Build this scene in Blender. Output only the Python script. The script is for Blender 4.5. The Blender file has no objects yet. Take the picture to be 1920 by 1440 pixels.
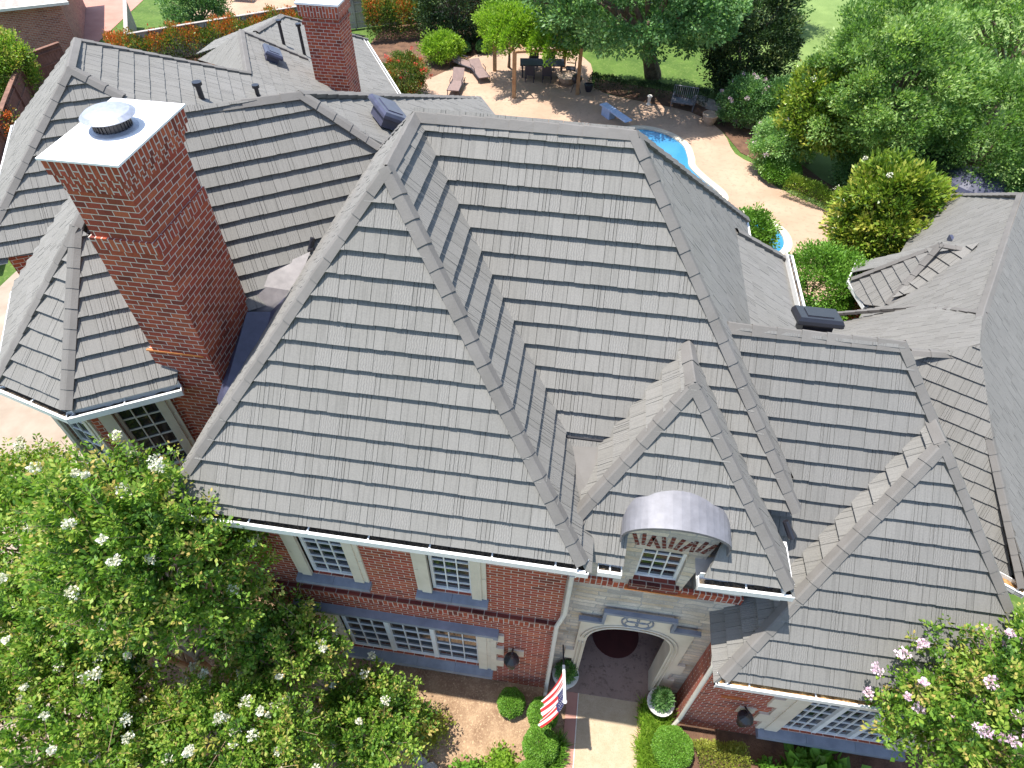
import bpy, math, random
import numpy as np
from mathutils import Vector, Matrix
from mathutils.geometry import tessellate_polygon
random.seed(7); RNG = np.random.default_rng(11)
S = bpy.context.scene; COL = S.collection
rad = math.radians

# ------------------------------------------------------------------ camera
cd = bpy.data.cameras.new("camera"); cam = bpy.data.objects.new("camera", cd); COL.objects.link(cam)
cd.sensor_width = 36.0; cd.lens = 22.504; cd.clip_start = 0.1; cd.clip_end = 500
PITCH, YAW, ROLL = rad(48.0705), rad(-7.3845), rad(1.2217)
fw = Vector((math.sin(YAW)*math.cos(PITCH), math.cos(YAW)*math.cos(PITCH), -math.sin(PITCH)))
rt = Vector((math.cos(YAW), -math.sin(YAW), 0)); up = rt.cross(fw)
r2 = math.cos(ROLL)*rt + math.sin(ROLL)*up; u2_ = -math.sin(ROLL)*rt + math.cos(ROLL)*up
M = Matrix((r2, u2_, -fw)).transposed().to_4x4(); M.translation = Vector((6.0899, -4.3759, 16.1062))
cam.matrix_world = M; S.camera = cam

# ------------------------------------------------------------------ world and sun
SUNV = Vector((-0.26, 0.0, 1.0)).normalized()          # towards the sun
w = bpy.data.worlds.new("World"); S.world = w; w.use_nodes = True
nt = w.node_tree; nt.nodes.clear()
sky = nt.nodes.new('ShaderNodeTexSky'); sky.sky_type = 'NISHITA'; sky.sun_disc = False
sky.sun_elevation = math.asin(SUNV.z); sky.sun_rotation = math.atan2(SUNV.x, SUNV.y)
bg = nt.nodes.new('ShaderNodeBackground'); bg.inputs[1].default_value = 0.15
wo = nt.nodes.new('ShaderNodeOutputWorld'); nt.links.new(sky.outputs[0], bg.inputs[0]); nt.links.new(bg.outputs[0], wo.inputs[0])
sl = bpy.data.lights.new("sun", 'SUN'); sl.energy = 4.2; sl.angle = rad(0.53); sl.color = (1.0, 0.95, 0.88)
so = bpy.data.objects.new("sun", sl); COL.objects.link(so); so.rotation_euler = SUNV.to_track_quat('Z', 'Y').to_euler(); so.location = (0, 0, 60)
S.view_settings.view_transform = 'Standard'; S.view_settings.look = 'None'; S.view_settings.exposure = 1.08; S.view_settings.gamma = 1
S.render.resolution_x = 1024; S.render.resolution_y = 768

# ------------------------------------------------------------------ materials
def newmat(name):
    m = bpy.data.materials.new(name); m.use_nodes = True; n = m.node_tree; n.nodes.clear()
    out = n.nodes.new('ShaderNodeOutputMaterial'); b = n.nodes.new('ShaderNodeBsdfPrincipled')
    n.links.new(b.outputs[0], out.inputs[0]); return m, n, b, out
def N(n, t, **kw):
    x = n.nodes.new(t)
    for k, v in kw.items():
        if k.startswith('i_'):
            key = k[2:].replace('_', ' ')
            x.inputs[int(key) if key.isdigit() else key].default_value = v
        else: setattr(x, k, v)
    return x
def mixc(n, f, a, b, mode='MIX'):
    x = n.nodes.new('ShaderNodeMix'); x.data_type = 'RGBA'; x.blend_type = mode
    for s, v in ((0, f), (6, a), (7, b)):
        if isinstance(v, (int, float)): x.inputs[s].default_value = v
        elif isinstance(v, tuple): x.inputs[s].default_value = (*v, 1) if len(v) == 3 else v
        else: n.links.new(v, x.inputs[s])
    return x.outputs[2]
def ramp(n, f, stops):
    r = n.nodes.new('ShaderNodeValToRGB'); n.links.new(f, r.inputs[0]); e = r.color_ramp.elements
    while len(e) < len(stops): e.new(0.5)
    for i, (p, c) in enumerate(stops): e[i].position = p; e[i].color = (*c, 1) if len(c) == 3 else c
    return r.outputs[0]
def mapping(n, src, scale):
    m = n.nodes.new('ShaderNodeMapping'); n.links.new(src, m.inputs[0]); m.inputs['Scale'].default_value = scale; return m.outputs[0]
def bump(n, b, h, strength=0.4, dist=0.01):
    x = n.nodes.new('ShaderNodeBump'); x.inputs['Strength'].default_value = strength; x.inputs['Distance'].default_value = dist
    n.links.new(h, x.inputs['Height']); n.links.new(x.outputs[0], b.inputs['Normal'])
def noise(n, vec, scale, detail=3, rough=0.5, dist=0):
    x = N(n, 'ShaderNodeTexNoise', i_Scale=scale, i_Detail=detail, i_Roughness=rough, i_Distortion=dist)
    if vec is not None: n.links.new(vec, x.inputs['Vector'])
    return x.outputs[0]

MAT = {}
def m_noise(name, c1, c2, scale=3, rough=0.8, bs=0.2, bd=0.01, bscale=40, c3=None, spec=0.3, metal=0):
    m, n, b, o = newmat(name); g = n.nodes.new('ShaderNodeNewGeometry').outputs['Position']
    f = noise(n, g, scale, 5, .6); c = ramp(n, f, [(0.32, c1), (0.68, c2)])
    if c3: f2 = noise(n, g, scale*9, 3, .7); c = mixc(n, ramp(n, f2, [(0.52, (0, 0, 0)), (0.72, (1, 1, 1))]), c, c3)
    n.links.new(c, b.inputs['Base Color']); b.inputs['Roughness'].default_value = rough
    b.inputs['Specular IOR Level'].default_value = spec; b.inputs['Metallic'].default_value = metal
    if bs: bump(n, b, noise(n, g, bscale, 3, .6), bs, bd)
    MAT[name] = m; return m
def m_shingle(name, c1, c2):
    m, n, b, o = newmat(name)
    uv = n.nodes.new('ShaderNodeUVMap').outputs[0]
    at = N(n, 'ShaderNodeAttribute', attribute_name='tone')
    pos = n.nodes.new('ShaderNodeNewGeometry').outputs['Position']
    grain = noise(n, mapping(n, uv, (34, 1.2, 1)), 1.0, 2, .5)
    wv = N(n, 'ShaderNodeTexWave', bands_direction='X', i_Scale=7.0, i_Distortion=5.0, i_Detail=1.5); wv.inputs['Detail Scale'].default_value = 1.2
    n.links.new(mapping(n, uv, (1.2, 1.6, 1)), wv.inputs['Vector'])
    wsel = ramp(n, at.outputs['Fac'], [(0.74, (0, 0, 0)), (0.76, (1, 1, 1))])
    hgt = mixc(n, wsel, grain, wv.outputs[1])
    c = ramp(n, at.outputs['Fac'], [(0.0, c1), (0.5, tuple((x+y)/2 for x, y in zip(c1, c2))), (1.0, c2)])
    big = noise(n, pos, 0.6, 3, .5); c = mixc(n, ramp(n, big, [(0.35, (.0, .0, .0)), (0.7, (.3, .3, .3))]), c, tuple(x*0.86 for x in c1))
    sp = noise(n, pos, 45, 2, .7); c = mixc(n, 0.4, c, ramp(n, sp, [(0.3, (.75, .75, .75)), (0.7, (1.2, 1.18, 1.16))]), 'MULTIPLY')
    gr = ramp(n, hgt, [(0.36, (.62, .62, .62)), (0.5, (1, 1, 1))]); c = mixc(n, 0.4, c, gr, 'MULTIPLY')
    n.links.new(c, b.inputs['Base Color']); b.inputs['Roughness'].default_value = 0.82; b.inputs['Specular IOR Level'].default_value = 0.25
    bump(n, b, hgt, 0.42, 0.008)
    MAT[name] = m; return m
def m_brick(name, cols, mortar, bw=0.245, rh=0.1, ms=0.011, rot=False, noise_amt=0.5, bd=0.012, distort=0.0, squash=1.0):
    m, n, b, o = newmat(name)
    uv = n.nodes.new('ShaderNodeUVMap').outputs[0]
    if rot:
        mp = n.nodes.new('ShaderNodeMapping'); mp.inputs['Rotation'].default_value = (0, 0, math.pi/2); n.links.new(uv, mp.inputs[0]); uv = mp.outputs[0]
    if distort:
        nz = N(n, 'ShaderNodeTexNoise', i_Scale=2.3, i_Detail=3); n.links.new(uv, nz.inputs['Vector'])
        vm = N(n, 'ShaderNodeVectorMath', operation='MULTIPLY_ADD'); n.links.new(nz.outputs['Color'], vm.inputs[0]); vm.inputs[1].default_value = (distort,)*3; n.links.new(uv, vm.inputs[2]); uv = vm.outputs[0]
    br = N(n, 'ShaderNodeTexBrick', i_Scale=1.0, squash=squash, squash_frequency=2 if squash != 1 else 1)
    br.inputs['Mortar Size'].default_value = ms; br.inputs['Mortar Smooth'].default_value = 0.25; br.inputs['Brick Width'].default_value = bw; br.inputs['Row Height'].default_value = rh
    br.inputs['Bias'].default_value = 0.0
    br.inputs['Color1'].default_value = (0, 0, 0, 1); br.inputs['Color2'].default_value = (1, 1, 1, 1); br.inputs['Mortar'].default_value = (0.5, .5, .5, 1)
    n.links.new(uv, br.inputs['Vector'])
    c = ramp(n, br.outputs['Color'], [(i/(len(cols)-1), k) for i, k in enumerate(cols)])
    pos = n.nodes.new('ShaderNodeNewGeometry').outputs['Position']
    c = mixc(n, noise_amt, c, ramp(n, noise(n, pos, 1.3, 4, .6), [(0.3, (.6, .58, .56)), (0.7, (1.25, 1.2, 1.2))]), 'MULTIPLY')
    c = mixc(n, 0.5, c, ramp(n, noise(n, pos, 38, 2, .7), [(0.3, (.7, .7, .7)), (0.7, (1.2, 1.2, 1.2))]), 'MULTIPLY')
    c = mixc(n, br.outputs['Fac'], c, mortar)
    n.links.new(c, b.inputs['Base Color']); b.inputs['Roughness'].default_value = 0.88; b.inputs['Specular IOR Level'].default_value = 0.2
    inv = N(n, 'ShaderNodeMath', operation='SUBTRACT'); inv.inputs[0].default_value = 1; n.links.new(br.outputs['Fac'], inv.inputs[1])
    bump(n, b, inv.outputs[0], 0.7, bd); MAT[name] = m; return m
def m_leaf(name, stops, trans=0.32, rough=0.5):
    m, n, b, o = newmat(name); at = N(n, 'ShaderNodeAttribute', attribute_name='tone')
    c = ramp(n, at.outputs['Fac'], stops); n.links.new(c, b.inputs['Base Color']); b.inputs['Roughness'].default_value = rough; b.inputs['Specular IOR Level'].default_value = 0.35
    t = n.nodes.new('ShaderNodeBsdfTranslucent'); tc = mixc(n, 1.0, c, (1.25, 1.35, .6), 'MULTIPLY'); n.links.new(tc, t.inputs[0])
    mx = n.nodes.new('ShaderNodeMixShader'); mx.inputs[0].default_value = trans
    n.links.new(b.outputs[0], mx.inputs[1]); n.links.new(t.outputs[0], mx.inputs[2]); n.links.new(mx.outputs[0], o.inputs[0]); MAT[name] = m; return m
def m_plain(name, c, rough=0.5, metal=0, spec=0.5, var=0.12, scale=6):
    m, n, b, o = newmat(name); g = n.nodes.new('ShaderNodeNewGeometry').outputs['Position']
    f = noise(n, g, scale, 4, .6); cc = ramp(n, f, [(0.3, tuple(x*(1-var) for x in c)), (0.7, tuple(min(1, x*(1+var)) for x in c))])
    n.links.new(cc, b.inputs['Base Color']); b.inputs['Roughness'].default_value = rough; b.inputs['Metallic'].default_value = metal
    b.inputs['Specular IOR Level'].default_value = spec; MAT[name] = m; return m
def m_glass(name, c, rough=0.06):
    m, n, b, o = newmat(name); b.inputs['Base Color'].default_value = (*c, 1); b.inputs['Roughness'].default_value = rough; b.inputs['Specular IOR Level'].default_value = 0.9
    g = n.nodes.new('ShaderNodeNewGeometry').outputs['Position']; bump(n, b, noise(n, g, 1.6, 2, .5), 0.12, 0.03); MAT[name] = m; return m

m_shingle('shingle', (.172, .167, .153), (.203, .197, .183))
m_shingle('shingle_cool', (.154, .151, .142), (.178, .174, .164))
m_plain('roof_gap', (.03, .03, .034), .9)
m_noise('cap_tile', (.125, .118, .108), (.16, .151, .14), 1.5, .8, .5, .006, 30)
BR = [(.16, .042, .03), (.3, .066, .04), (.34, .075, .045), (.3, .062, .04), (.42, .115, .055), (.22, .055, .035), (.38, .092, .045), (.3, .068, .036)]
m_brick('brick', BR, (.55, .47, .4), ms=.008)
m_brick('brick_soldier', BR, (.5, .42, .36), bw=.3, rh=.1, rot=True)
m_brick('brick_dark', [(.07, .02, .018), (.14, .035, .028), (.2, .05, .035), (.1, .03, .025)], (.3, .24, .2))
m_brick('neighbour_brick', [(.26, .09, .07), (.38, .14, .1), (.42, .18, .13), (.32, .11, .08)], (.42, .34, .3), bw=.26, rh=.09)
m_brick('rubble_stone', [(.5, .45, .37), (.62, .57, .48), (.4, .38, .34), (.68, .61, .49), (.56, .48, .36), (.46, .44, .4)], (.38, .36, .33), bw=.4, rh=.145, ms=.012, distort=.2, bd=.05, squash=1.6, noise_amt=.9)
m_noise('limestone', (.52, .46, .36), (.64, .57, .46), 1.6, .8, .3, .008, 25)
m_noise('bluestone', (.16, .175, .21), (.25, .27, .31), 2.5, .75, .3, .01, 20)
m_plain('white_paint', (.72, .72, .70), .4, var=.06)
m_plain('cream_trim', (.6, .57, .5), .55, var=.08)
m_plain('gutter_white', (.75, .75, .73), .35, var=.05)
m_noise('gutter_debris', (.02, .02, .022), (.16, .12, .08), 22, .95, .8, .03, 40)
m_noise('dry_leaves', (.16, .08, .03), (.5, .3, .12), 20, .95, .8, .03, 40)
m_plain('soffit', (.5, .48, .44), .7)
m_glass('window_glass', (.014, .018, .02))
m_plain('grey_metal', (.17, .17, .185), .55, metal=.25, var=.16, scale=5)
m_plain('galvanised', (.33, .35, .4), .5, metal=.5, var=.15, scale=14)
m_noise('chimney_top_white', (.72, .71, .69), (.82, .82, .8), 2.0, .6, .15, .01, 8)
m_plain('copper', (.72, .3, .12), .35, metal=.7)
m_plain('black_metal', (.018, .018, .024), .35)
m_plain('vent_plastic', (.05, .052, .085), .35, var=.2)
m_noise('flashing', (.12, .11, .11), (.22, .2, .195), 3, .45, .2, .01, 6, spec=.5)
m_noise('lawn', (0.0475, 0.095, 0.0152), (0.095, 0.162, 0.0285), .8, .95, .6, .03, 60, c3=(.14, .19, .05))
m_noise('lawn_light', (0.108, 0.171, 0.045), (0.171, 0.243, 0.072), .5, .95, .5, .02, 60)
m_noise('patio', (.335, .225, .155), (.42, .295, .21), .5, .9, .3, .008, 60, c3=(.3, .205, .145))
m_noise('aggregate', (0.357, 0.281, 0.183), (0.425, 0.34, 0.238), 5.5, .9, .5, .01, 60, c3=(.3, .21, .13))
m_noise('porch_stone', (.22, .155, .125), (.3, .215, .175), 1.2, .9, .4, .01, 55, c3=(.13, .09, .07))
m_noise('concrete', (0.255, 0.204, 0.153), (0.34, 0.281, 0.221), 1.0, .9, .2, .01, 30)
m_noise('pink_drive', (.36, .18, .14), (.42, .23, .18), 1.0, .9, .2, .01, 30)
m_noise('mulch', (.2, .12, .07), (.38, .26, .16), 2.2, .97, .9, .04, 28, c3=(.5, .36, .22))
m_noise('soil', (.08, .045, .03), (.18, .1, .06), 2, .97, .9, .04, 25)
m_noise('coping', (0.51, 0.442, 0.34), (0.595, 0.527, 0.425), 1.5, .8, .2, .01, 30)
m_noise('bark', (.1, .075, .055), (.22, .17, .125), 5, .95, .9, .03, 18)
m_noise('pale_bark', (.22, .15, .1), (.36, .26, .18), 5, .9, .5, .015, 14)
m_noise('fence_wood', (.13, .07, .05), (.23, .125, .09), 3, .9, .5, .01, 20)
m_noise('grey_wood', (.3, .27, .24), (.42, .38, .34), 3, .9, .4, .01, 20)
m_noise('post_wood', (.28, .16, .08), (.4, .25, .13), 3, .85, .4, .01, 20)
m_noise('rock', (.25, .22, .19), (.42, .38, .33), 2, .9, .8, .05, 8)
m_plain('lounge_fabric', (.2, .14, .125), .8)
m_plain('dark_furniture', (.03, .03, .045), .5)
m_plain('blue_plastic', (.33, .42, .6), .45)
m_plain('terracotta', (.4, .3, .22), .8)
m_plain('white_stone', (.66, .62, .55), .7)
m_plain('rug_red', (.06, .014, .012), .95)
m_plain('flag_red', (.55, .03, .035), .8, var=.05); m_plain('flag_white', (.8, .78, .76), .8, var=.04); m_plain('flag_blue', (.03, .035, .14), .8, var=.05)
mm, n_, b_, o_ = newmat('pool_water'); g_ = n_.nodes.new('ShaderNodeNewGeometry').outputs['Position']
n_.links.new(ramp(n_, noise(n_, g_, .35, 2), [(.35, (.03, .17, .33)), (.65, (.055, .25, .41))]), b_.inputs['Base Color']); b_.inputs['Roughness'].default_value = .08
bump(n_, b_, noise(n_, g_, 5, 3), .25, .03); MAT['pool_water'] = mm
G1 = [(0, (.02, .05, .012)), (.35, (.05, .12, .02)), (.7, (.11, .22, .035)), (1, (.2, .3, .06))]
m_leaf('leaf_myrtle', [(0, (.03, .075, .012)), (.3, (.085, .19, .025)), (.6, (.2, .34, .04)), (.82, (.34, .42, .08)), (1, (.46, .36, .11))], .38)
m_leaf('leaf_oak', [(0, (.035, .09, .035)), (.4, (.085, .19, .06)), (.75, (.17, .32, .11)), (1, (.3, .46, .2))], .38)
m_leaf('leaf_mint', [(0, (.08, .16, .05)), (.4, (.18, .34, .1)), (.8, (.3, .48, .17)), (1, (.42, .58, .26))], .4)
m_leaf('leaf_elm', [(0, (.045, .1, .025)), (.35, (.11, .22, .05)), (.7, (.23, .37, .1)), (1, (.4, .52, .2))], .4)
m_leaf('leaf_dark', [(0, (.012, .03, .012)), (.5, (.03, .065, .02)), (.85, (.07, .12, .035)), (1, (.16, .2, .07))], .15)
m_leaf('leaf_magnolia', [(0, (.03, .065, .01)), (.35, (.09, .17, .02)), (.65, (.24, .34, .04)), (1, (.44, .42, .09))], .28, .3)
m_leaf('leaf_lime', [(0, (.08, .16, .015)), (.4, (.18, .32, .03)), (.8, (.3, .46, .05)), (1, (.4, .52, .1))], .4)
m_leaf('leaf_box', [(0, (.05, .13, .015)), (.5, (.11, .25, .025)), (1, (.2, .36, .05))], .25)
m_leaf('leaf_photinia', [(0, (.03, .07, .015)), (.35, (.09, .16, .03)), (.6, (.2, .25, .05)), (.72, (.4, .16, .04)), (1, (.55, .12, .03))], .25)
m_leaf('leaf_yellowish', [(0, (.1, .14, .02)), (.5, (.24, .28, .04)), (1, (.42, .38, .08))], .3)
m_leaf('leaf_redtip', [(0, (.04, .09, .02)), (.5, (.1, .18, .03)), (.8, (.22, .2, .04)), (1, (.45, .1, .04))], .25)
m_leaf('blossom_white', [(0, (.55, .53, .4)), (1, (.78, .77, .7))], .2)
m_leaf('blossom_pink', [(0, (.58, .36, .5)), (1, (.82, .68, .76))], .2)
m_leaf('blossom_red', [(0, (.5, .03, .03)), (1, (.75, .08, .06))], .2)

# ------------------------------------------------------------------ mesh builder
def V3(p): return Vector(p)
class MB:
    def __init__(s): s.v = []; s.f = []; s.uv = []; s.tone = []; s.mi = []
    def face(s, pts, mi=0, tone=0.5, uv=None, uvo=(0, 0)):
        pts = [Vector(p) for p in pts]
        if uv is None:
            nrm = Vector((0, 0, 0))
            for i in range(len(pts)):
                a, b = pts[i], pts[(i+1) % len(pts)]
                nrm += Vector(((a.y-b.y)*(a.z+b.z), (a.z-b.z)*(a.x+b.x), (a.x-b.x)*(a.y+b.y)))
            if nrm.length < 1e-12: return
            nrm.normalize()
            t = Vector((0, 0, 1)).cross(nrm)
            t = Vector((1, 0, 0)) if t.length < 0.05 else t.normalized()
            bt = nrm.cross(t); uv = [(p.dot(t)+uvo[0], p.dot(bt)+uvo[1]) for p in pts]
        i0 = len(s.v); s.v.extend([tuple(p) for p in pts]); s.f.append(list(range(i0, i0+len(pts)))); s.uv.extend(uv); s.tone.append(tone); s.mi.append(mi)
    def box(s, lo, hi, mi=0, tone=.5, ax=None, org=None):
        # box in a local frame ax (3 vectors) at org
        ax = ax or (Vector((1, 0, 0)), Vector((0, 1, 0)), Vector((0, 0, 1))); org = Vector(org or (0, 0, 0))
        P = lambda i, j, k: org + ax[0]*(hi[0] if i else lo[0]) + ax[1]*(hi[1] if j else lo[1]) + ax[2]*(hi[2] if k else lo[2])
        for q in (((0,0,0),(0,1,0),(1,1,0),(1,0,0)), ((0,0,1),(1,0,1),(1,1,1),(0,1,1)), ((0,0,0),(1,0,0),(1,0,1),(0,0,1)),
                  ((1,0,0),(1,1,0),(1,1,1),(1,0,1)), ((1,1,0),(0,1,0),(0,1,1),(1,1,1)), ((0,1,0),(0,0,0),(0,0,1),(0,1,1))):
            s.face([P(*c) for c in q], mi, tone)
    def tube(s, p, q, r0, r1=None, n=8, mi=0, caps=True, tone=.5):
        p, q = Vector(p), Vector(q); r1 = r0 if r1 is None else r1; d = (q-p).normalized()
        a = d.orthogonal().normalized(); b = d.cross(a)
        c0 = [p + (a*math.cos(t)+b*math.sin(t))*r0 for t in [2*math.pi*i/n for i in range(n)]]
        c1 = [q + (a*math.cos(t)+b*math.sin(t))*r1 for t in [2*math.pi*i/n for i in range(n)]]
        for i in range(n): j = (i+1) % n; s.face([c0[i], c0[j], c1[j], c1[i]], mi, tone)
        if caps: s.face(c0[::-1], mi, tone); s.face(c1, mi, tone)
    def path(s, pts, rs, n=8, mi=0):
        pts = [Vector(p) for p in pts]; rings = []
        for i, p in enumerate(pts):
            d = (pts[min(i+1, len(pts)-1)] - pts[max(i-1, 0)]).normalized(); a = (Vector((0.3, 1, .1)).cross(d)).normalized(); b = d.cross(a)
            rings.append([p + (a*math.cos(t)+b*math.sin(t))*rs[i] for t in [2*math.pi*k/n for k in range(n)]])
        for i in range(len(rings)-1):
            for k in range(n): j = (k+1) % n; s.face([rings[i][k], rings[i][j], rings[i+1][j], rings[i+1][k]], mi)
        s.face(rings[0][::-1], mi); s.face(rings[-1], mi)
    def lathe(s, c, prof, n=20, mi=0, wob=0):
        c = Vector(c); rings = []
        for r, z in prof:
            rings.append([c + Vector((r*math.cos(t), r*math.sin(t), z)) for t in [2*math.pi*k/n for k in range(n)]])
        for i in range(len(rings)-1):
            for k in range(n): j = (k+1) % n; s.face([rings[i][k], rings[i][j], rings[i+1][j], rings[i+1][k]], mi)
        s.face(rings[0][::-1], mi); s.face(rings[-1], mi)
    def extrude(s, pts, d, mi=0, side=None):
        pts = [Vector(p) for p in pts]; d = Vector(d); q = [p+d for p in pts]; k = mi if side is None else side
        s.face(q, mi); s.face(pts[::-1], mi)
        for i in range(len(pts)): j = (i+1) % len(pts); s.face([pts[i], pts[j], q[j], q[i]], k)
    def build(s, name, mats, parent=None, smooth=False, loc=None):
        me = bpy.data.meshes.new(name)
        off = Vector(loc) if loc is not None else Vector((0, 0, 0))
        me.from_pydata([tuple(Vector(p)-off) for p in s.v], [], s.f)
        for m in (mats if isinstance(mats, (list, tuple)) else [mats]): me.materials.append(MAT[m])
        ul = me.uv_layers.new(name='UVMap'); ul.data.foreach_set('uv', np.array(s.uv, 'f').ravel())
        at = me.attributes.new('tone', 'FLOAT', 'FACE'); at.data.foreach_set('value', np.array(s.tone, 'f'))
        me.polygons.foreach_set('material_index', np.array(s.mi, 'i'))
        if smooth:
            import bmesh as _b
            bm = _b.new(); bm.from_mesh(me); _b.ops.remove_doubles(bm, verts=bm.verts, dist=1e-4); bm.to_mesh(me); bm.free()
            me.polygons.foreach_set('use_smooth', [True]*len(me.polygons))
        me.update(); o = bpy.data.objects.new(name, me); COL.objects.link(o)
        if loc is not None: o.location = off
        if parent is not None: o.parent = parent
        return o
def setp(o, label=None, cat=None, group=None, kind=None):
    if label: o['label'] = label
    if cat: o['category'] = cat
    if group: o['group'] = group
    if kind: o['kind'] = kind
    return o
def empty(name, loc, label, cat, group=None):
    o = bpy.data.objects.new(name, None); COL.objects.link(o); o.location = loc; o.empty_display_size = .3
    return setp(o, label, cat, group)
def rel(parent, o):
    # keep world position of o under an Empty that is not at the origin
    o.parent = parent; o.matrix_parent_inverse = Matrix.Translation(-Vector(parent.location)); return o
def copy_thing(o, loc=None, rot=None, label=None):
    r = o.copy(); COL.objects.link(r)
    if loc is not None: r.location = loc
    if rot is not None: r.rotation_euler = rot
    if label: r['label'] = label
    for ch in o.children:
        c = ch.copy(); COL.objects.link(c); c.parent = r; c.matrix_parent_inverse = ch.matrix_parent_inverse.copy()
        for g in ch.children: d = g.copy(); COL.objects.link(d); d.parent = c; d.matrix_parent_inverse = g.matrix_parent_inverse.copy()
    return r

A30 = rad(30)
def LU(u, w, z): return Vector((u*math.cos(A30)-w*math.sin(A30), u*math.sin(A30)+w*math.cos(A30), z))       # left wing, turned +30 deg
def RU(u, w, z): return Vector((u*math.cos(A30)+w*math.sin(A30), -u*math.sin(A30)+w*math.cos(A30), z))      # right wing, turned -30 deg
U30 = LU(1, 0, 0); W30 = LU(0, 1, 0); UR = RU(1, 0, 0); WR = RU(0, 1, 0)
X, Y, Z = Vector((1, 0, 0)), Vector((0, 1, 0)), Vector((0, 0, 1))
EXPO = 0.334

# ------------------------------------------------------------------ roof covering
def clip(poly, fn):
    out = []
    for i in range(len(poly)):
        a, b = poly[i], poly[(i+1) % len(poly)]; fa, fb = fn(a), fn(b)
        if fa >= 0: out.append(a)
        if (fa >= 0) != (fb >= 0):
            t = fa/(fa-fb); out.append((a[0]+(b[0]-a[0])*t, a[1]+(b[1]-a[1])*t))
    return out
def plane_of(pts):
    n = Vector((0, 0, 0)); pts = [Vector(p) for p in pts]
    for i in range(len(pts)):
        a, b = pts[i], pts[(i+1) % len(pts)]
        n += Vector(((a.y-b.y)*(a.z+b.z), (a.z-b.z)*(a.x+b.x), (a.x-b.x)*(a.y+b.y)))
    n.normalize(); n = n if n.z > 0 else -n
    return n, sum(pts, Vector())/len(pts)
WIDTHS = [.07, .11, .16, .22, .26, .3, .24]
def slope(pts, zref, house, trim=True, mat='shingle', t=0.074, zgap=0.0, expo=EXPO, parts=None):
    pts = [Vector(p) for p in pts]; n, c = plane_of(pts)
    pts = [Vector((p.x, p.y, c.z - (n.x*(p.x-c.x)+n.y*(p.y-c.y))/n.z)) for p in pts]
    a = Z.cross(n).normalized(); s = n.cross(a)        # a along the row, s up the slope
    sp = s.z
    flat = lambda q: [Vector((p.x, p.y, c.z - (n.x*(p.x-c.x)+n.y*(p.y-c.y))/n.z)) for p in [Vector(r) for r in q]]
    P2 = [(p.dot(a), (p.z-zref)/sp) for p in pts]
    base = pts[0] - a*P2[0][0] - s*P2[0][1]
    smin = min(q[1] for q in P2); smax = max(q[1] for q in P2)
    m = MB()
    for pp in (parts or [pts]):
        _cover(m, [(p.dot(a), (p.z-zref)/sp) for p in flat(pp)], base, a, s, n, smin, trim, t, expo, pts)
    return m.build('roof_slope', [mat, 'roof_gap'], house), n
def _cover(m, P2, base, a, s, n, smin, trim, t, expo, pts):
    smax = max(q[1] for q in P2)
    ar = sum(P2[i][0]*P2[(i+1) % len(P2)][1]-P2[(i+1) % len(P2)][0]*P2[i][1] for i in range(len(P2)))
    if ar < 0: P2 = P2[::-1]
    if trim: P2 = clip(P2, lambda q: q[1]-(smin+0.14))
    m.face([base+a*q[0]+s*q[1]-n*0.012 for q in P2], 1)
    r0 = math.floor(min(q[1] for q in P2)/expo); r1 = math.ceil(smax/expo)
    for r in range(r0, r1):
        lo, hi = r*expo, (r+1)*expo
        rnd = random.Random(hash((round(pts[0].x*10), round(pts[0].y*10), r)) & 0xffff)
        row = clip(clip(P2, lambda q: q[1]-lo), lambda q: hi-q[1])
        if len(row) < 3: continue
        x = min(q[0] for q in row); xe = max(q[0] for q in row); x -= rnd.random()*.2
        strip = 0
        while x < xe:
            if strip > 0: wd = .035+rnd.random()*.035; strip -= 1
            else:
                wd = rnd.choice(WIDTHS)
                if rnd.random() < .1: strip = 3
            x1 = x+wd; jl = rnd.uniform(-.007, .003)
            q = clip(clip(row, lambda p: p[0]-x), lambda p: x1-.006-p[0])
            x = x1
            if len(q) < 3: continue
            hl = t+rnd.uniform(-.003, .003); hu = rnd.uniform(0, .004); tone = rnd.random(); uo = (rnd.random()*50, rnd.random()*50)
            top = []
            for p in q:
                k = (p[1]-lo)/expo; dy = jl if p[1] < lo+1e-4 else 0
                top.append(base+a*p[0]+s*(p[1]+dy)+n*(hl*(1-k)+hu*k))
            if (top[1]-top[0]).cross(top[2]-top[0]).dot(n) < 0 and len(top) == 3: top = top[::-1]; q = q[::-1]
            m.face(top, 0, tone, uvo=uo)
            for i in range(len(q)):
                j = (i+1) % len(q)
                if abs(q[i][1]-hi) < 1e-4 and abs(q[j][1]-hi) < 1e-4: continue
                b0 = top[i]-n*(n.dot(top[i]-base)+.008); b1 = top[j]-n*(n.dot(top[j]-base)+.008)
                m.face([top[i], b0, b1, top[j]], 0, tone*.6, uvo=uo)
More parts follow.
